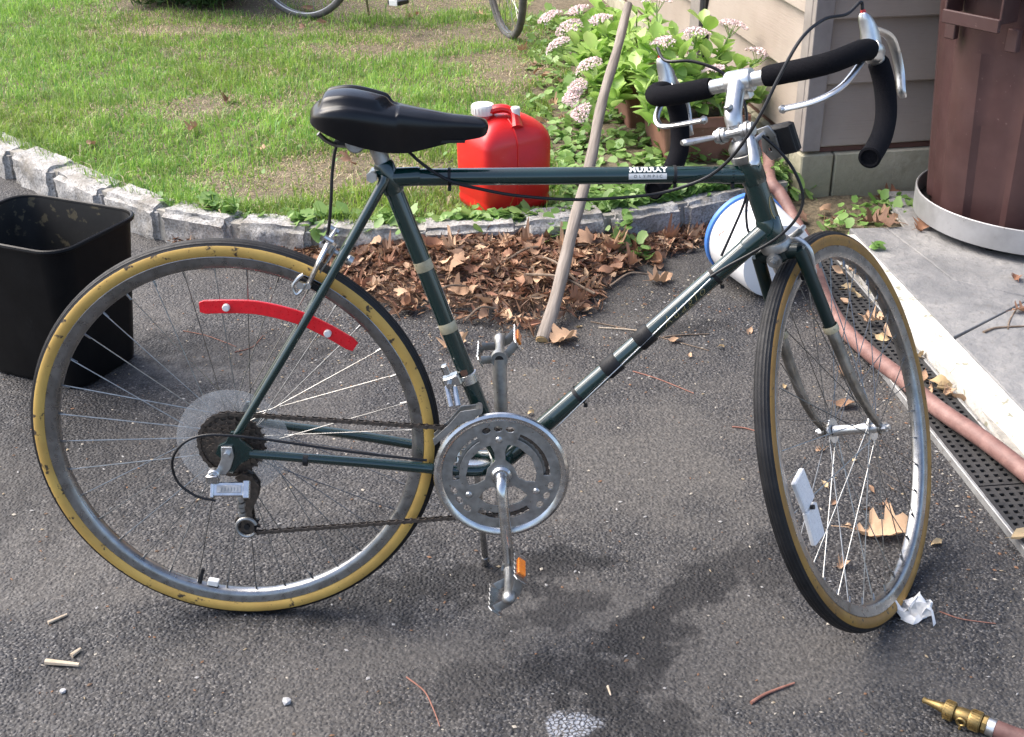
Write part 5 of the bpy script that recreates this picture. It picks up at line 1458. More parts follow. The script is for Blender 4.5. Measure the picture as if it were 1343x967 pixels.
vs, fs = plate_mesh(ol, .0028, .0005)
mb = MB(); mb.add(np.stack([vs[:, 0], vs[:, 2] + cy, vs[:, 1]], 1) + BB * [1, 0, 1], fs); mb.build('chainring_plate', MAT['dull'], crank, angle=30)
vs, fs = plate_mesh([cog_outline(.0770, 38, .004), circ(.066, 48)], .0024)
mb = MB(); mb.add(np.stack([vs[:, 0], vs[:, 2] - .0425, vs[:, 1]], 1) + BB * [1, 0, 1], fs); mb.build('small_chainring', MAT['dull'], crank, smooth=False)
for k in range(3):
    a = PI / 2 + k * 2 * PI / 3 + .05; q = BB * [1, 0, 1] + np.array([.0655 * math.cos(a), cy - .001, .0655 * math.sin(a)])
    mb = MB(); mb.lathe([(.0058, 0), (.0058, .002), (.004, .0042), (0, .0048)], q, (0, -1, 0), 14, cap=False); mb.build('chainring_bolt', MAT['alloy'], crank)
eR = B(668, 744, -.088); eL = B(655, 470, .088)
mb = MB(); P_ = spl([BB * [1, 0, 1] + [0, -.036, 0], BB * [1, 0, 1] + [0, -.058, 0], BB * [1, 0, 1] + [.0005, -.076, -.012], lerp(BB * [1, 0, 1] + [0, -.08, 0], eR, .3), lerp(BB * [1, 0, 1] + [0, -.084, 0], eR, .7), eR], 6)
mb.tube(P_, list(np.interp(np.linspace(0, 1, len(P_)), [0, .3, .5, .9, 1], [.0105, .0105, .0100, .0092, .0105])), 14, ell=(1.0, 1.0)); mb.lathe([(.0135, -.007), (.0135, .007)], eR, (0, 1, 0), 16)
mb.lathe([(.0175, -.036), (.0175, -.056), (.014, -.060)], BB * [1, 0, 1], (0, 1, 0), 20); mb.build('crank_arm', MAT['chrome'], crank)
mb = MB(); P_ = spl([BB * [1, 0, 1] + [0, .036, 0], BB * [1, 0, 1] + [0, .060, 0], BB * [1, 0, 1] + [0, .078, .012], lerp(BB * [1, 0, 1] + [0, .08, 0], eL, .5), eL], 6)
mb.tube(P_, list(np.interp(np.linspace(0, 1, len(P_)), [0, .3, .5, 1], [.0105, .0105, .0115, .0130])), 14, ell=(.85, 1)); mb.lathe([(.0145, -.008), (.0145, .008)], eL, (0, 1, 0), 16); mb.build('crank_arm', MAT['dull'], crank)
mb = MB(); mb.lathe([(.0075, -.0085), (.0075, -.0078)], eL, (0, 1, 0), 14); mb.build('pedal_hole', MAT['pit'], crank)


def pedal(end, s, tilt):
    o_ = np.array(end) + [0, s * .055, 0]; F_ = rot([0, 1, 0], -tilt)
    def Q(x, y, z): return o_ + F_ @ np.array([x, y, z])
    mb = MB(); mb.lathe([(.0058, -.055), (.0058, -.042), (.0105, -.040), (.0085, -.030), (.0078, 0), (.0085, .028), (.0110, .033), (.0115, .042), (.009, .049), (.005, .052), (0, .053)], o_, (0, s, 0), 18, cap=False)
    # end plates joining the two cage sides
    for y in (-.034, .034):
        mb.tube([Q(-.034, s * y, .004), Q(-.012, s * y, -.006), Q(.012, s * y, -.006), Q(.034, s * y, .004)], .0075, 8, ell=(1.0, .14), upv=F_ @ np.array([0, 0, 1.]))
    pd = mb.build('pedal', MAT['dull'], bike)
    for q_ in (-1, 1):
        ol_ = []
        for i in range(13): ol_.append((-.042 + .084 * i / 12, .0115 + (.0022 if i % 2 else 0) - (.004 if i in (0, 12) else 0)))
        for i in range(13): ol_.append((.042 - .084 * i / 12, -.0115 - (.0022 if i % 2 else 0) + (.004 if i in (0, 12) else 0)))
        vs, fs = plate_mesh([ol_], .0016, .0004)
        X_ = np.stack([vs[:, 2] + q_ * .036, vs[:, 0] * s, vs[:, 1] + .002], 1); mb = MB(); mb.add(X_ @ F_.T + o_, fs); mb.build('pedal_cage', MAT['chrome'], pd, angle=30)
        mb = MB(); mb.box(Q(q_ * .0388, 0, .002), (.0034, .046, .014), F_, bev=.001); mb.build('pedal_reflector', MAT['amber'], pd)
    return pd


pedal(eR, -1, .95); pedal(eL, 1, .45)

# ---- chain: one object per link
cgr, cgf = .0560, .0775; P0 = (pu0, pu1) = (B(324, 640, -.034), B(326, 686, -.034))
def arc(c_, r_, a0, a1, n=24): return [np.array([c_[0] + r_ * math.cos(math.radians(a)), 0, c_[2] + r_ * math.sin(math.radians(a))]) for a in np.linspace(a0, a1, n)]
loop = arc(BB, cgf, -92, 94, 40) + arc(RA, cgr, 94, 292, 40) + arc(pu0, .0195, 62, -75, 14) + arc(pu1, .0195, 118, 268, 16)
loop = np.array(loop + [loop[0]]); sg = np.linalg.norm(np.diff(loop, axis=0), axis=1); cs_ = np.concatenate([[0], np.cumsum(sg)])
nl = int(round(cs_[-1] / .0127)); nl += nl % 2
mb = MB()
def link_me(w, thick):
    ol_ = [(-.0085, -.0012), (-.0068, -.0040), (-.003, -.0026), (.003, -.0026), (.0068, -.0040), (.0085, -.0012), (.0085, .0012), (.0068, .0040), (.003, .0026), (-.003, .0026), (-.0068, .0040), (-.0085, .0012)]
    vs, fs = plate_mesh([ol_], thick); mb = MB()
    for s in (-1, 1): mb.add(np.stack([vs[:, 0], vs[:, 2] + s * w, vs[:, 1]], 1), fs)
    for s in (-1, 1): mb.tube([(s * .00635, -w, 0), (s * .00635, w, 0)], .0030, 6)
    return mb.mesh('chain_link', MAT['steel_dark'], False)
lk = [link_me(.0024, .0012), link_me(.0038, .0012)]
chain = empty('chain'); chain.parent = bike
for k in range(nl):
    d0 = cs_[-1] * k / nl; d1 = cs_[-1] * ((k + 1) / nl); d1 = d1 if k < nl - 1 else cs_[-1]
    p0 = np.array([np.interp(d0, cs_, loop[:, i]) for i in range(3)]); p1 = np.array([np.interp(d1, cs_, loop[:, i]) for i in range(3)])
    c_ = (p0 + p1) / 2; t_ = (p1 - p0) / np.linalg.norm(p1 - p0); c_[1] = np.interp(c_[0], [-.06, .03, .40, .5], [-.0305, -.034, -.0425, -.0425])
    obj('chain_link', lk[k % 2], chain, M4(np.stack([t_, [0, 1, 0], np.cross(t_, [0, 1, 0])], 1), c_))

# ---- rear derailleur
mb = MB(); ab = np.array([-.004, -.076, RW - .002])
mb.lathe([(.0085, -.006), (.0095, -.004), (.0095, .004)], RA + [0, -.070, 0], (0, -1, 0), 6); mb.lathe([(.0055, 0), (.0055, .012)], RA + [0, -.070, 0], (0, -1, 0), 10)
h0, h1 = B(290, 598, -.074), B(281, 622, -.078)
vs, fs = plate_mesh([[(-.008, .012), (.008, .012), (.010, -.004), (.002, -.026), (-.006, -.036), (-.016, -.036), (-.018, -.026), (-.010, -.010)]], .005, .001)
mb.add(np.stack([vs[:, 0], vs[:, 2] - .070, vs[:, 1]], 1) + RA, fs)
mb.lathe([(.0105, -.004), (.0105, .006), (.0085, .008)], h1, (0, -1, 0), 18); mb.lathe([(.0055, .008), (.0055, .012)], h1, (0, -1, 0), 6)
rder = mb.build('rear_derailleur', MAT['alloy'], bike)
c_ = B(302, 642, -.088)
Rt = rot([1, 0, 0], -.55); mb = MB(); mb.box(c_, (.062, .010, .024), Rt, bev=.003); mb.box(c_ + [-.028, .004, .018], (.020, .014, .016), bev=.003)
mb.box(c_ + [.027, -.001, .0], (.010, .014, .030), Rt, bev=.002); mb.box(c_ + [-.029, -.001, 0], (.006, .014, .028), Rt, bev=.002)
mb.build('parallelogram', MAT['chrome'], rder)
mb = MB(); mb.box(c_ + Rt @ np.array([-.001, -.0052, 0]), (.040, .002, .012), Rt, bev=.0006)
for k in range(6): mb.box(c_ + Rt @ np.array([-.014 + k * .0052, -.0066, 0]), (.0028, .0012, .006), Rt)
mb.build('name_plate', MAT['dull'], rder)
vs, fs = plate_mesh([[(-.016, .024), (-.004, .032), (.012, .026), (.022, .008), (.018, -.016), (.006, -.040), (.008, -.078), (-.004, -.090), (-.016, -.084), (-.012, -.060), (-.014, -.034), (-.002, -.008), (-.006, .010)]], .002, .0004)
mb = MB()
for y in (-.044, -.025): mb.add(np.stack([vs[:, 0], vs[:, 2] + y, vs[:, 1]], 1) + np.array([pu0[0], 0, pu0[2]]), fs)
mb.build('pulley_cage', MAT['steel_dark'], rder)
for pu in (pu0, pu1):
    vs, fs = plate_mesh([cog_outline(.0185, 10, .005), circ(.004, 10)], .006); mb = MB(); mb.add(np.stack([vs[:, 0], vs[:, 2] - .0345, vs[:, 1]], 1) + np.array([pu[0], 0, pu[2]]), fs); mb.lathe([(.0052, -.046), (.0052, -.050)], [pu[0], 0, pu[2]], (0, 1, 0), 8); mb.build('jockey_wheel', MAT['blackplastic'], rder, smooth=False)
mb = MB(); kq = B(316, 660, -.066)
for k, r_ in enumerate((.006, .0075, .0055, .007)): mb.lathe([(r_, 0), (r_, .007)], kq + [0, 0, .010 - k * .009], (0, 0, -1), 10)
ring_ = [np.array([pu1[0], -.050, pu1[2]]) + .017 * np.array([math.cos(t), 0, math.sin(t)]) for t in np.linspace(.3, 5.6, 20)]
mb.tube(ring_, .0032, 8); mb.build('cage_pivot', MAT['dull'], rder)
# ---- front derailleur
mb = MB(); tq = (B(612, 500, -.014) - BB) @ sdir
mb.lathe([(.0150, -.009), (.0168, -.008), (.0168, .008), (.0150, .009)], BB + sdir * tq, sdir, 22)
fq = BB + sdir * tq + np.array([-.026, -.012, 0]); mb.box(fq, (.030, .022, .020), rot([0, 1, 0], -.35), bev=.004)
mb.box(fq + [-.010, -.002, .020], (.012, .012, .018), rot([0, 1, 0], -.35), bev=.003); mb.lathe([(.005, 0), (.005, .012)], fq + [-.004, -.010, -.002], (0, -1, 0), 8)
mb.tube([fq + [.004, -.010, -.008], fq + [.010, -.028, -.034]], .005, 8); mb.tube([fq + [-.010, -.008, -.008], fq + [-.002, -.028, -.036]], .005, 8)
fder = mb.build('front_derailleur', MAT['chrome'], bike)
def fdp(px, py): q = B(px, py, -.056); return (q[0], q[2])
ol_ = [fdp(570, 584), fdp(568, 576), fdp(590, 556), fdp(604, 540), fdp(625, 537), fdp(632, 541), fdp(622, 549), fdp(600, 558), fdp(584, 572)]
vs, fs = plate_mesh([ol_], .0018, .0004); mb = MB()
for y in (-.056, -.034): mb.add(np.stack([vs[:, 0], vs[:, 2] + y, vs[:, 1]], 1), fs)
q0 = B(628, 540, -.056); mb.tube([q0 + [0, -.002, 0], q0 + [0, .026, 0]], .006, 8); mb.build('derailleur_cage', MAT['dull'], fder)

# ---- kickstand on the far side
kt = RLn.T @ G(637, 739, .003); k0 = BB + np.array([-.045, .012, -.012])
mb = MB(); mb.box(k0 + [0, 0, .002], (.05, .044, .016), bev=.004); mb.tube(spl([k0 + [0, .018, -.006], lerp(k0, kt, .35) + [0, .012, 0], kt], 6), .0062, 10); mb.lathe([(.008, 0), (.0085, .012), (.006, .020)], kt, k0 - kt, 10); mb.build('kickstand', MAT['chrome'], bike)

# ---- cables
def cable(pts, r_=.0026, mat_='cable', n=8):
    mb = MB(); mb.tube(spl(pts, n), r_, 8); return mb.build('brake_cable' if r_ > .0025 else 'gear_cable', MAT[mat_], bike)
def Bs(lst): return [B(x, y, d) for x, y, d in lst]
yR = cR[1]
cable([cR, cR + cRd * .012] + Bs([(1110, 19, yR - .02), (1080, 26, yR - .045), (1050, 52, -.055), (1020, 105, -.070), (995, 155, -.075), (965, 200, -.060), (935, 228, -.042), (900, 244, -.030), (850, 256, -.020), (760, 262, -.016), (680, 257, -.015), (625, 247, -.016), (589, 237, -.019), (555, 216, -.018), (528, 192, -.010), (505, 176, .0), (475, 170, .006), (450, 176, .004), (441, 192, .0), (436, 225, .0), (434, 265, -.004), (431, 300, -.006), (425, 318, -.006)]))
cable([cL, cL + cLd * .012] + [S(U0 + .055, F0 + .045, .135), S(U0 + .04, F0 + .05, .09), S(U0 + .005, F0 + .05, .045), S(U0 - .05, F0 + .03, .02), S(.0, .040, .024), S(-.06, .040, .030), S(-.11, .045, .034), fcb + SU * .012, fcb], .0027)
cable(Bs([(1000, 178, -.050), (1022, 198, -.052), (1042, 225, -.055), (1053, 257, -.058), (1046, 284, -.058), (1022, 310, -.050), (988, 331, -.034), (955, 349, -.024), (932, 363, -.017)]), .0024)
cable(Bs([(990, 195, .03), (984, 230, .035), (976, 266, .034), (962, 300, .028), (946, 336, .018)]), .0023)
cable(Bs([(992, 215, .040), (984, 245, .036), (979, 272, .030), (980, 298, .018), (986, 312, .008)]), .0023)
cable(Bs([(932, 366, -.016), (842, 453, -.016), (760, 531, -.016), (712, 578, -.016)]), .0011, 'alloy', 2)
cable(Bs([(560, 604, -.062), (470, 594, -.066), (380, 581, -.072), (320, 573, -.078), (270, 571, -.080), (240, 582, -.081), (226, 605, -.082), (233, 632, -.083), (256, 650, -.084), (283, 657, -.084)]), .0023)
mb = MB(); q = lerp(BB, RA, .72); mb.lathe([(.0088, -.004), (.0098, -.004), (.0098, .004), (.0088, .004)], [q[0], -.060, q[2] - .003], RA - BB, 14); mb.build('cable_tie', MAT['blackplastic'], frame)
mb = MB(); q = lerp(BB, RA, .24); mb.lathe([(.0102, -.006), (.0112, -.006), (.0112, .006), (.0102, .006)], [q[0], -.042, q[2]], RA - BB, 14); mb.build('cable_clip', MAT['dkgreen'], frame)
# ================================================================== DRY LEAVES
MAT['dry1'] = leafy('dry_leaf_tan', (.32, .19, .115), (.53, .36, .23), .75, .15, 40, rnd_obj=True)
MAT['dry2'] = leafy('dry_leaf_brown', (.14, .078, .05), (.32, .195, .125), .75, .15, 40, rnd_obj=True)
MAT['dry3'] = leafy('dry_leaf_red', (.21, .095, .055), (.37, .205, .125), .7, .15, 40, rnd_obj=True)
MAT['dry4'] = leafy('dry_leaf_pale', (.38, .27, .14), (.55, .42, .25), .75, .15, 40, rnd_obj=True)


def lobed(kind, r_):
    """half outline of a leaf: list of (t along 0..1, half width)"""
    if kind == 'oak': return [(0, .02), (.10, .03), (.16, .16), (.22, .20), (.27, .10), (.34, .10), (.40, .30), (.47, .36), (.51, .16), (.58, .14), (.64, .32), (.72, .33), (.75, .15), (.82, .15), (.87, .20), (.94, .14), (1, .0)]
    if kind == 'maple': return [(0, .02), (.08, .12), (.10, .38), (.22, .34), (.26, .24), (.36, .48), (.50, .52), (.54, .28), (.58, .16), (.66, .30), (.78, .26), (.82, .12), (.90, .10), (1, .0)]
    return [(0, .01), (.12, .12), (.28, .21), (.45, .25), (.62, .22), (.8, .13), (.92, .05), (1, 0)]


def dry_leaf(kind, curl, twist, mat_, seed, name='leaf', L_=1.0):
    """unit-length lobed leaf, curled and crumpled, with stalk"""
    r_ = np.random.RandomState(seed); h_ = lobed(kind, r_); mb = MB(); rows = []
    f1, f2, f3 = r_.rand(3) * 6
    for t, w in h_:
        wl = w * (1 + r_.uniform(-.12, .12)); wr = w * (1 + r_.uniform(-.12, .12)); row = []
        for u in (-1, -.5, 0, .5, 1):
            ww = (wl if u < 0 else wr) * u
            x = t + .06 * abs(u) * (1 if kind != 'plain' else 0); y = ww
            z = curl * ww * ww * 2.2 + twist * ww * (t - .5) * 2 + .05 * math.sin(7 * x + f1) + .05 * math.sin(9 * y + f2 + 3 * x) + curl * .4 * (t - .5) ** 2 + .02 * math.sin(23 * x + 17 * y + f3)
            row.append((x, y, z))
        rows.append(row)
    z0 = min(p_[2] for r2 in rows for p_ in r2); rows = [[(a, b_, c_ - z0) for a, b_, c_ in r2] for r2 in rows]
    mb.grid(rows)
    s0 = np.array(rows[0][2]); mb.tube([s0 + [.05, 0, 0], s0 + [-.12, .02, .01], s0 + [-.22, .05, .0]], [.012, .009, .007], 4)
    return mb.mesh(name, mat_, True, 80)


VAR = []
k = 0
for kind in ('oak', 'maple', 'plain'):
    for mk in ('dry1', 'dry2', 'dry3'):
        for cu, tw in ((.9, .5), (-.2, .9), (1.8, -.3)):
            VAR.append(dry_leaf(kind, cu + .2 * (k % 3), tw, MAT[mk], k)); k += 1
PALE = [dry_leaf('plain', 1.0, .6, MAT['dry4'], 101), dry_leaf('plain', .3, 1.2, MAT['dry4'], 102), dry_leaf('plain', 1.6, -.4, MAT['dry1'], 103)]


def place_leaf(me, loc, size, rz, tx=0, ty=0, parent=None, inv=None):
    m4 = Matrix.Translation(tuple(loc)) @ Matrix.Rotation(rz, 4, 'Z') @ Matrix.Rotation(tx, 4, 'X') @ Matrix.Rotation(ty, 4, 'Y') @ Matrix.Scale(size, 4)
    o = obj('leaf', me, parent); o.matrix_local = (inv @ m4) if inv is not None else m4
    return o


# ---- the pile in front of the kerb
pcx, pcy = .42, 1.50
pile = empty('leaf_pile', (pcx, pcy, 0)); tag(pile, 'heap of dry brown leaves and twigs swept against the stone kerb', 'leaf pile')
PLI = Matrix.Translation((-pcx, -pcy, 0))


def pile_h(X, Y):
    kb = kerb_y(X); t = (kb - Y)                                    # distance out from the kerb
    reach = np.clip((X + .45) / .5, .15, 1) * 0 + np.interp(X, [-.55, -.3, -.1, .1, .3, .5, .7, .85, 1.05], [.03, .06, .12, .30, .46, .54, .46, .26, .10]) + .22 * np.clip((X + .3) / .4, .12, 1) * (vnoise(np.stack([X, Y], 1), 8, 61) - .5)
    top = np.interp(X, [-.55, -.2, .1, .3, .5, .7, .85, 1.05], [.012, .03, .055, .085, .085, .055, .02, .008])
    q = np.clip(1 - t / reach, 0, 1); return top * (q ** .8) * (.75 + .5 * vnoise(np.stack([X, Y], 1), 11, 62)), q


gx_ = np.linspace(-.6, 1.1, 120); rows = []
for j in range(36):
    yy = kerb_y(gx_) + .03 - .72 * j / 35; h_, q_ = pile_h(gx_, yy)
    rows.append(list(zip(gx_ - pcx, yy - pcy, np.where(q_ > .22, h_ * .8 - .004, -.012))))
MAT['mulch'] = pbr('leaf_mould', (.085, .054, .038), (.23, .15, .105), 70, .9, bmp=1, bscale=90, bdist=.02, kind='World', specks=(.34, .22, .14), speck_scale=130, speck_th=.6)
mb = MB(); mb.grid(rows); o = mb.build('litter_base', MAT['mulch'], pile, angle=80); o['kind'] = 'stuff'
# fragments, stems and twigs: real pieces joined into one part
N = 15000
X = nrs.uniform(-.6, 1.1, N); Y = kerb_y(X) + .02 - .72 * nrs.rand(N) ** 1.25
h_, q_ = pile_h(X, Y); ok = (q_ > .02) & (nrs.rand(N) < .25 + q_ * 1.4); X, Y, h_ = X[ok], Y[ok], h_[ok]; N = len(X)
L_ = .008 + .026 * nrs.rand(N) ** 2; Wd = np.where(nrs.rand(N) < .4, .0012, L_ * nrs.uniform(.15, .4, N))
az = nrs.rand(N) * 2 * PI; tl = nrs.normal(0, .5, N); rl = nrs.normal(0, .6, N)
ex = np.stack([np.cos(az) * np.cos(tl), np.sin(az) * np.cos(tl), np.sin(tl)], 1); ey = np.stack([-np.sin(az) * np.cos(rl), np.cos(az) * np.cos(rl), np.sin(rl)], 1); ez = np.cross(ex, ey)
c_ = np.stack([X - pcx, Y - pcy, h_ * .85 + .006 + nrs.rand(N) * .012], 1)
V = np.stack([c_ - ex * L_[:, None], c_ - ey * Wd[:, None] + ez * (L_ * .15)[:, None], c_ + ex * L_[:, None], c_ + ey * Wd[:, None] + ez * (L_ * .15)[:, None], c_ - ez * (L_ * .1)[:, None]], 1).reshape(-1, 3)
i5 = np.arange(N)[:, None] * 5; F = np.concatenate([i5 + [0, 1, 4], i5 + [1, 2, 4], i5 + [2, 3, 4], i5 + [3, 0, 4]], 1).reshape(-1, 3)
pal = np.array([(.36, .21, .13), (.21, .12, .075), (.48, .33, .21), (.12, .075, .055), (.28, .14, .09)]); cl = pal[nrs.randint(0, 5, N)] * nrs.uniform(.8, 1.2, (N, 1))
MAT['bits'] = leafy('leaf_fragments', None, None, .8, .12, attr=True)
o = obj('leaf_fragments', big_mesh('leaf_fragments', V, F, MAT['bits'], np.repeat(cl, 5, 0)), pile); o['kind'] = 'stuff'
cnt = 0
while cnt < 290:
    x = rnd.uniform(-.55, 1.02); y = float(kerb_y(x)) + .0 - .66 * rnd.random() ** 1.1
    h, q = pile_h(np.array([x]), np.array([y]))
    if q[0] < .03 or rnd.random() > .3 + q[0]: continue
    s = rnd.uniform(.030, .060) * (1 if rnd.random() < .8 else 1.35)
    if y > kerb_y(x) - .05 : y -= .03
    place_leaf(rnd.choice(VAR[18:] if rnd.random() < .45 else VAR), (x, y, h[0] * .9 + .002 + rnd.random() * .012), s, rnd.uniform(0, 6.28), rnd.gauss(0, .28), rnd.gauss(0, .22), pile, PLI); cnt += 1
MAT['twig'] = pbr('twig_bark', (.11, .075, .05), (.22, .165, .12), 60, .85, bmp=.5, bscale=200, bdist=.002)
MAT['paletwig'] = pbr('pale_twig', (.42, .33, .23), (.55, .46, .35), 60, .85)
MAT['redtwig'] = pbr('reddish_twig', (.20, .085, .06), (.30, .14, .10), 60, .8)
for (ax, ay, bx, by, r_) in [(660, 345, 720, 325, .004), (690, 360, 780, 385, .004), (700, 335, 760, 372, .0035), (610, 420, 650, 405, .003), (800, 375, 850, 360, .003), (560, 395, 610, 375, .003)]:
    a_, b_ = G(ax, ay, .06), G(bx, by, .06); mid_ = (a_ + b_) / 2 + [0, 0, .02]
    mb = MB(); mb.tube(spl([a_ - [pcx, pcy, 0], mid_ - [pcx, pcy, 0], b_ - [pcx, pcy, 0]], 5), r_, 6); mb.build('twig', MAT['twig'], pile)

# ---- single leaves lying about
def single(px, py, size, rz, me, label, z=.002, group=None, tx=0, ty=0):
    q = G(px, py, z); o = place_leaf(me, (q[0], q[1], z), size, rz, tx, ty); tag(o, label, 'leaf', group); return o


OAK = dry_leaf('oak', .5, .25, MAT['dry1'], 301); MAP = dry_leaf('maple', .6, .3, MAT['dry1'], 302); MAP2 = dry_leaf('maple', .9, .5, MAT['dry1'], 305); OAK2 = dry_leaf('oak', 1.1, .6, MAT['dry2'], 303); OAK3 = dry_leaf('oak', 1.0, -.6, MAT['dry3'], 304)
single(1108, 703, .125, .05, OAK, 'big tan oak leaf lying flat inside the outline of the front wheel', .002)
single(1096, 748, .034, .6, VAR[2], 'small curled reddish leaf beside the big oak leaf')
single(722, 452, .085, .7, MAP, 'tan lobed leaf at the foot of the leaning stick', .004)
single(582, 462, .085, 1.0, MAP2, 'pale tan leaf on bare asphalt near the seat tube', .003)
single(1090, 535, .07, .2, PALE[2], 'tan leaf on the asphalt beside the pink hose')
single(1102, 497, .07, 1.4, PALE[2], 'pale leaf upright against the pink hose', .004, tx=.6)
single(1145, 262, .10, .3, OAK3, 'rusty brown oak leaf against the foundation blocks', .03, tx=.5)
single(1180, 300, .12, 2.5, OAK2, 'brown curled leaf on the edge of the patio stones', .055)
single(1200, 306, .09, .9, OAK3, 'reddish curled leaf touching the ring trolley', .055)
single(1325, 412, .06, .4, VAR[6], 'small orange leaf beside the twig on the patio', .055)
single(1335, 372, .05, 1.4, VAR[6], 'folded orange leaf on the patio beyond the dark twig', .055)
single(850, 372, .075, .4, MAP2, 'pale leaf at the right hand end of the leaf pile', .004)
single(1325, 710, .055, .4, PALE[0], 'pale leaf against the near end of the drain grating', .02)
single(875, 450, .045, .5, PALE[2], 'small tan leaf below the down tube lettering')
for i, (px, py) in enumerate([(1118, 375), (1128, 392), (1112, 402), (1140, 412), (1160, 420), (1150, 440), (1135, 365), (1168, 447), (1122, 350), (1105, 360), (1148, 398), (1130, 420), (1205, 470), (1215, 500), (1228, 512), (1240, 515), (1222, 505), (1235, 520), (1212, 490)]):
    single(px, py, rnd.uniform(.03, .062), rnd.uniform(0, 6.2), rnd.choice(PALE + [VAR[2]]), 'dry pale leaf caught along the drain grating', .019, 'leaves caught along the drain', rnd.gauss(0, .5), rnd.gauss(0, .3))
for i, (px, py) in enumerate([(1165, 640), (1145, 648), (1150, 662), (1095, 655), (1130, 668), (1105, 690), (985, 432), (950, 455), (905, 470), (700, 540), (655, 520), (755, 430), (1085, 590), (1120, 600), (1030, 510), (1085, 640), (1235, 710)]):
    single(px, py, rnd.uniform(.018, .034), rnd.uniform(0, 6.2), rnd.choice(PALE + VAR[:4]), 'small dry leaf scrap lying on open asphalt', .002, 'leaf scraps on the asphalt', rnd.gauss(0, .3), rnd.gauss(0, .2))
for i, (px, py) in enumerate([(705, 85), (690, 68), (712, 92), (725, 100), (735, 112), (700, 105), (730, 140), (745, 155), (725, 165), (640, 20), (548, 18), (400, 35), (430, 30), (395, 12), (530, 20), (455, 215), (350, 195), (250, 175), (120, 190), (490, 262), (300, 130)]):
    s = rnd.uniform(.03, .075); q = G(px, py, .1)
    single(px, py, s, rnd.uniform(0, 6.2), rnd.choice(VAR), 'dry brown leaf lying in the grass of the lawn', float(lawn_z(q[0], q[1])[0]) + .012, 'fallen leaves in the lawn', rnd.gauss(0, .4), rnd.gauss(0, .3))
for i, (px, py) in enumerate([(1062, 290), (1080, 296), (1100, 288), (1125, 296), (1150, 290), (1165, 285), (1185, 290), (1075, 280)]):
    single(px, py, rnd.uniform(.04, .07), rnd.uniform(0, 6.2), rnd.choice(VAR), 'brown leaf in the weed strip below the foundation blocks', .03, 'leaves in the weed strip', rnd.gauss(0, .4), rnd.gauss(0, .3))

# ---- twigs, chips, stones, tissue
def twig(px0, py0, px1, py1, r_, mat_, label, bend=.01, z=0.0, cat='twig', name='twig'):
    a_, b_ = G(px0, py0, z + r_), G(px1, py1, z + r_); a_[2] = b_[2] = z + r_
    d_ = b_ - a_; n_ = np.array([-d_[1], d_[0], 0]); n_ /= np.linalg.norm(n_) + 1e-9
    c0 = (a_ + b_) / 2; pts = spl([a_, lerp(a_, b_, .35) + n_ * bend, lerp(a_, b_, .7) + n_ * bend * .6, b_], 5); pts = [p_ - c0 + np.array([0, 0, r_]) for p_ in pts]
    mb = MB(); mb.tube(pts, list(np.linspace(r_, r_ * .6, len(pts))), 7); o = mb.build(name, MAT[mat_]); o.location = (c0[0], c0[1], z)
    tag(o, label, cat); return o


twig(985, 922, 1042, 896, .003, 'redtwig', 'short reddish twig on the asphalt near the hose nozzle', .004)
twig(533, 888, 577, 953, .0014, 'redtwig', 'thin curved red brown pine needle on the asphalt below the rear wheel', .012)
twig(1232, 802, 1306, 818, .0012, 'redtwig', 'thin curved stem trailing from the white tissue', -.008)
twig(785, 430, 870, 437, .0022, 'paletwig', 'straight pale twig at the edge of the leaf pile', .004)
twig(775, 422, 930, 460, .0018, 'twig', 'long thin grey twig below the down tube', .01)
twig(830, 487, 910, 516, .0016, 'redtwig', 'red brown pine needle pair on the dusty asphalt', .006)
twig(870, 442, 930, 438, .0022, 'twig', 'dark twig in the damp patch below the down tube', .004)
twig(960, 560, 1000, 568, .002, 'redtwig', 'brown twig by the rear edge of the front wheel', .006)
twig(1290, 436, 1343, 428, .004, 'twig', 'dark crooked twig lying across the patio stones', .012, .052)
twig(1322, 432, 1333, 405, .0025, 'twig', 'thin upright spur beside the dark patio twig', .004, .052)
twig(240, 434, 310, 455, .0011, 'redtwig', 'fine stem curving under the red reflector strip', .01)
twig(308, 462, 345, 440, .0012, 'redtwig', 'fine hooked stem below the middle of the red reflector strip', -.02)
twig(60, 868, 104, 872, .0055, 'paletwig', 'pale flat wood chip on the asphalt below the rear tyre', .0, 0, 'wood chip', 'wood_chip')
twig(63, 817, 88, 806, .0035, 'paletwig', 'slender wood chip nearest the rear tyre', .0, 0, 'wood chip', 'wood_chip')
twig(94, 860, 106, 851, .0045, 'paletwig', 'stubby wood chip next to the flat one', .0, 0, 'wood chip', 'wood_chip')
twig(797, 900, 801, 912, .0022, 'whitebit' if 'whitebit' in MAT else 'paletwig', 'tiny white sliver in the dark oil stain', .0, 0, 'sliver', 'sliver')
MAT['pebble'] = pbr('pale_pebble', (.34, .34, .35), (.46, .45, .44), 90, .8)
for px, py, s, lab in [(376, 922, .008, 'pale angular pebble on the asphalt below the rear wheel'), (83, 908, .006, 'white pebble below the flat wood chip')]:
    r_ = np.random.RandomState(int(px)); bm = bmesh.new(); bmesh.ops.create_icosphere(bm, subdivisions=1, radius=s)
    for v_ in bm.verts: v_.co *= r_.uniform(.75, 1.2); v_.co.z *= .7
    me = bpy.data.meshes.new('pebble'); bm.to_mesh(me); bm.free(); me.materials.append(MAT['pebble']); q = G(px, py); o = obj('pebble', me); o.location = (q[0], q[1], s * .55); tag(o, lab, 'pebble')
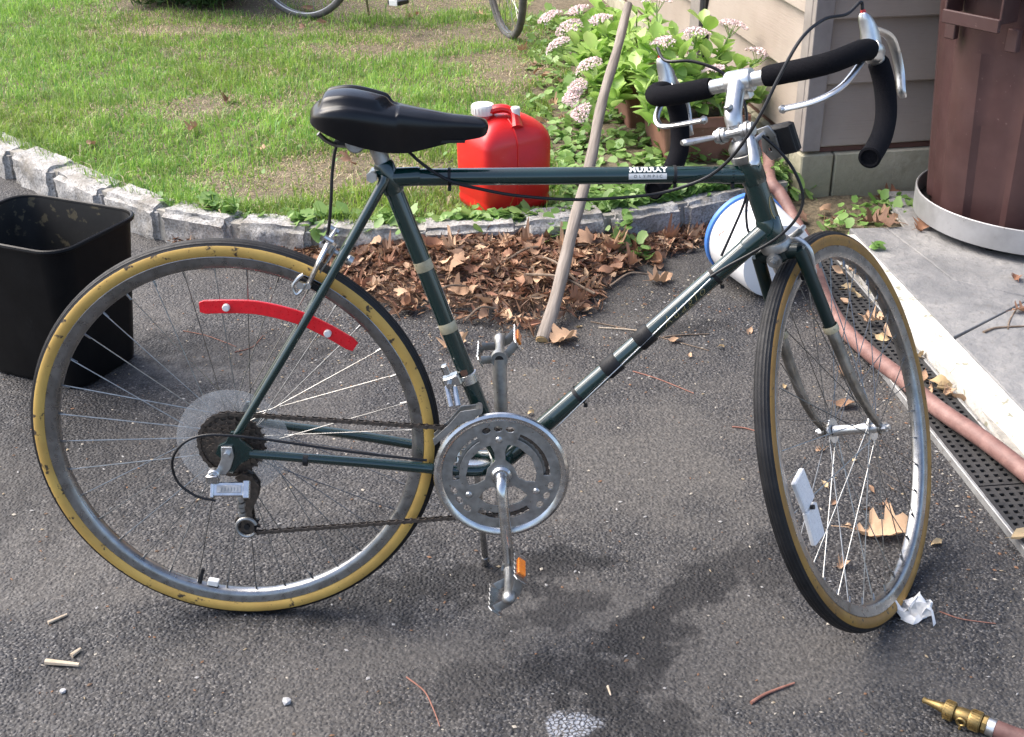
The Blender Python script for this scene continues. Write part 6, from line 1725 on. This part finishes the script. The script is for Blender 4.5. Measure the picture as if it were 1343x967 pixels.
# crumpled tissue beside the front tyre
MAT['tissue'] = pbr('paper_tissue', (.78, .78, .77), (.70, .70, .70), 60, .9, bmp=.5, bscale=120, bdist=.003)
tc_ = G(1193, 806); r_ = np.random.RandomState(5); mb = MB(); rows = []
for j in range(11):
    row = []
    for i in range(13):
        u, w = i / 12 - .5, j / 10 - .5
        z = .014 + .012 * math.sin(9 * u + 4 * w) + .012 * math.sin(11 * w - 5 * u + 1) + .006 * math.sin(25 * u + 13 * w) + .022 * max(0, u) * (1 + w)
        row.append((u * .052 + .010 * math.sin(8 * w) + .006 * math.sin(20 * u), w * .050 + .008 * math.sin(10 * u) - .010 * u, max(.001, z - .014 * (abs(w) > .45))))
    rows.append(row)
mb.grid(rows); o = mb.build('tissue', MAT['tissue'], angle=50); o.location = (tc_[0], tc_[1], 0); tag(o, 'crumpled white paper tissue on the asphalt touching the front tyre', 'tissue')
# fine grit: pale chips, seeds and needles strewn over the drive
N = 5200; X = nrs.uniform(-1.3, 1.34, N); Y = nrs.uniform(-.6, 1.7, N)
X[:1500] = nrs.uniform(-.2, 1.1, 1500); Y[:1500] = kerb_y(X[:1500]) - .3 - np.abs(nrs.normal(0, .3, 1500)); X[1500:2100] = 1.34 - np.abs(nrs.normal(0, .05, 600)) - KD * 0; Y[1500:2100] = nrs.uniform(-.2, 1.5, 600); X[1500:2100] += KD * (Y[1500:2100] - 1); ok = Y < kerb_y(X) - .04; X, Y = X[ok], Y[ok]; N = len(X)
L_ = .0012 + .0045 * nrs.rand(N) ** 3; Wd = L_ * nrs.uniform(.2, .8, N); az = nrs.rand(N) * 2 * PI
ex = np.stack([np.cos(az), np.sin(az), np.zeros(N)], 1); ey = np.stack([-np.sin(az), np.cos(az), np.zeros(N)], 1); c_ = np.stack([X, Y, .0005 + L_ * .15], 1); up_ = np.array([0, 0, 1.])
V = np.stack([c_ - ex * L_[:, None], c_ - ey * Wd[:, None], c_ + ex * L_[:, None], c_ + ey * Wd[:, None], c_ + up_ * (L_ * .5)[:, None]], 1).reshape(-1, 3)
i5 = np.arange(N)[:, None] * 5; F = np.concatenate([i5 + [0, 1, 4], i5 + [1, 2, 4], i5 + [2, 3, 4], i5 + [3, 0, 4]], 1).reshape(-1, 3)
pal = np.array([(.30, .24, .16), (.22, .12, .07), (.40, .36, .30), (.14, .09, .06), (.34, .33, .32)]); cl = pal[nrs.randint(0, 5, N)]
tag(obj('grit', big_mesh('grit', V, F, MAT['bits'], np.repeat(cl, 5, 0))), 'fine grit, seeds and plant scraps strewn over the asphalt', 'grit', kind='stuff')

# ================================================================== BICYCLE BEHIND THE LAWN
c0 = G(398, 18, .11); c1 = G(659, 47, .10)
bd = c1[:2] - c0[:2]; wbl = np.linalg.norm(bd); bang = math.atan2(bd[1], bd[0])
bz = float(lawn_z(c0[0], c0[1])[0]) + .002
bb2 = empty('parked_bicycle', (c0[0], c0[1], bz), (-.05, 0, bang)); tag(bb2, 'silver rimmed bicycle parked at the far edge of the lawn by a dark shrub', 'bicycle')
MAT['frame2'] = pbr('blue_black_paint', (.012, .014, .03), (.02, .022, .04), 12, .3, coat=.4)
R2 = .335
MAT['greytyre'] = pbr('dusty_tyre', (.06, .06, .058), (.11, .105, .10), 30, .8)


def wheel2(mat_):
    mb = MB(); mb.lathe([(R2 - .034, .012), (R2 - .030, .014), (R2 - .020, .013), (R2 - .020, -.013), (R2 - .030, -.014), (R2 - .034, -.012)], (0, 0, 0), (0, 1, 0), 72, closed=True); w = mb.build('wheel', MAT['rim'], bb2, mw=mat_)
    mb = MB(); prof = [(R2 - .018 + .018 * math.cos(t), .018 * math.sin(t)) for t in np.linspace(0, 2 * PI, 14, endpoint=False)]; mb.lathe(prof, (0, 0, 0), (0, 1, 0), 72, closed=True); mb.build('tyre', MAT['greytyre'], w)
    mb = MB(); mb.lathe([(.012, -.045), (.022, -.035), (.022, -.03), (.01, -.025), (.01, .025), (.022, .03), (.022, .035), (.012, .045)], (0, 0, 0), (0, 1, 0), 16); mb.build('hub', MAT['alloy'], w)
    sp = {}
    for s in (-1, 1):
        for l in (-1, 1):
            m_b = MB(); m_b.tube([(.02 * math.cos(l), s * .032, .02 * math.sin(l)), (R2 - .034, 0, 0)], .0013, 4); sp[s, l] = m_b.mesh('spoke', MAT['spoke'], True)
    for k in range(28): obj('spoke', sp[-1 if k % 2 else 1, 1 if (k // 2) % 2 else -1], w, Matrix.Rotation(-2 * PI * k / 28, 4, 'Y'))
    return w


wheel2(Matrix.Translation((0, 0, R2)))
st2 = math.radians(-47)
fm = M4(rot([0, 0, 1], st2) @ rot([1, 0, 0], .10), (wbl, 0, R2)); wheel2(fm)
RA2, FA2 = np.array([0, 0, R2]), np.array([wbl, 0, R2]); BB2 = np.array([.43, 0, .28]); SC2 = np.array([.28, 0, .74]); HT2 = np.array([wbl - .22, 0, .80]); HB2 = np.array([wbl - .165, 0, .68])
mb = MB()
for a_, b_, r_ in ((BB2, SC2, .014), (SC2, HT2, .013), (BB2, HB2, .015), (HT2, HB2, .018)): mb.tube([a_, b_], r_, 12)
for s in (-1, 1): mb.tube([BB2 + [0, s * .03, 0], RA2 + [0, s * .06, 0]], .008, 8); mb.tube([SC2 + [0, s * .02, 0], RA2 + [0, s * .06, 0]], .007, 8)
mb.build('frame', MAT['frame2'], bb2)
mb = MB(); fy = rot([0, 0, 1], st2) @ np.array([0, 1., 0])
mb.tube([HB2 + fy * -.045, HB2 + fy * .045], .012, 8)
for s in (-1, 1): mb.tube(spl([HB2 + fy * s * .045, lerp(HB2, FA2, .6) + fy * s * .05, FA2 + fy * s * .052], 4), [.011, .011, .011, .0105, .010, .009, .008, .007, .007], 8)
mb.build('fork', MAT['chrome'], bb2)
mb = MB(); mb.tube([HT2, HT2 + [-.03, 0, .10]], .011, 10); hq = HT2 + np.array([-.03, 0, .10]); mb.tube(spl([hq + fy * -.30 + [-.12, 0, .02], hq + fy * -.2, hq, hq + fy * .2, hq + fy * .30 + [-.12, 0, .02]], 4), .011, 8); mb.build('handlebar', MAT['chrome'], bb2)
mb = MB(); mb.tube([SC2, SC2 + [-.03, 0, .09]], .012, 10); mb.build('seat_post', MAT['alloy'], bb2)
mb = MB(); rows = []
for x, hw, z in ((-.14, .03, .0), (-.12, .07, .012), (-.06, .08, .015), (.0, .05, .01), (.08, .025, .005), (.13, .012, -.005)):
    rows.append([SC2 + [-.02 + x, hw * math.cos(t), .105 + z + .03 * math.sin(t)] for t in np.linspace(0, 2 * PI, 12, endpoint=False)])
mb.grid(rows, closed_u=True); mb.add(rows[0], [tuple(range(12))]); mb.add(rows[-1], [tuple(range(12))]); mb.build('saddle', MAT['vinyl'], bb2)
mb = MB(); mb.lathe([(.0, -.045), (.085, -.046), (.09, -.044), (.085, -.042), (0, -.041)], BB2, (0, 1, 0), 32, cap=False); ck = mb.build('chainring', MAT['steel_dark'], bb2)
Rb = np.array(bb2.matrix_basis.to_3x3()); bo2 = np.array([c0[0], c0[1], bz])
ray_ = Rb.T @ ray(521, 3); oc = Rb.T @ (CAM_LOC - bo2); pp = oc + ray_ * ((-.14 - oc[1]) / ray_[1])
mb = MB(); mb.tube([BB2 + [0, -.06, 0], [pp[0], -.075, pp[2] + .01]], .009, 8); mb.tube([BB2 + [0, .06, 0], [2 * BB2[0] - pp[0], .075, 2 * BB2[2] - pp[2]]], .009, 8); mb.build('crank_arm', MAT['chrome'], bb2)
for s, q in ((-1, np.array([pp[0], -.13, pp[2]])), (1, np.array([2 * BB2[0] - pp[0], .13, 2 * BB2[2] - pp[2]]))):
    mb = MB(); mb.box(q, (.07, .09, .022), bev=.006); pd = mb.build('pedal', MAT['blackplastic'], bb2)
    mb = MB(); mb.box(q + [0, s * .047, 0], (.046, .005, .026), bev=.002); mb.build('pedal_reflector', MAT['whitereflect'], pd)
mb = MB(); mb.tube(spl([BB2 + [-.06, .0, -.01], BB2 + [-.10, .09, -.15], [BB2[0] - .13, .16, .008]], 4), .007, 8); mb.build('kickstand', MAT['chrome'], bb2)

# ================================================================== DARK SHRUB AT THE BACK OF THE LAWN
sc_ = G(262, 6, .1); SCN = np.array([sc_[0] - .02, sc_[1] + .06]); szb = float(lawn_z(SCN[0], SCN[1])[0])
sh = empty('shrub', (SCN[0], SCN[1], szb)); tag(sh, 'dark evergreen shrub at the back edge of the lawn', 'shrub')
mb = MB()
for k in range(9):
    a = k * .7; mb.tube(spl([(0, 0, -.02), (.15 * math.cos(a), .12 * math.sin(a), .3), (.42 * math.cos(a), .32 * math.sin(a), .75)], 4), [.02, .018, .016, .014, .012, .010, .008, .006, .005], 6)
mb.build('trunk', MAT['twig'], sh)
N = 26000; d_ = nrs.normal(size=(N, 3)); d_ /= np.linalg.norm(d_, axis=1)[:, None]; rr_ = nrs.rand(N) ** .38
cl_ = .8 + .35 * vnoise(np.stack([np.arctan2(d_[:, 1], d_[:, 0]) * 3 + 9, d_[:, 2] * 4 + 9], 1), 1, 71)
c_ = d_ * (rr_ * cl_)[:, None] * np.array([.48, .42, .50]) + np.array([0, 0, .40]); c_[:, 2] = np.maximum(c_[:, 2], .015 + .05 * nrs.rand(N))
ex = nrs.normal(size=(N, 3)); ex /= np.linalg.norm(ex, axis=1)[:, None]; ey = np.cross(ex, nrs.normal(size=(N, 3))); ey /= np.linalg.norm(ey, axis=1)[:, None]
L_ = nrs.uniform(.014, .034, N)[:, None]
V = np.stack([c_ - ex * L_, c_ - ey * L_ * .2, c_ + ex * L_, c_ + ey * L_ * .2], 1).reshape(-1, 3); F = np.arange(4 * N).reshape(-1, 4)
r1 = nrs.rand(N)[:, None]; colr = np.array([.022, .05, .014]) * (1 - r1) + np.array([.06, .12, .03]) * r1
MAT['shrub'] = leafy('shrub_leaf', None, None, .5, .25, attr=True)
o = obj('crown', big_mesh('crown', V, F, MAT['shrub'], np.repeat(colr, 4, 0)), sh); o['kind'] = 'stuff'
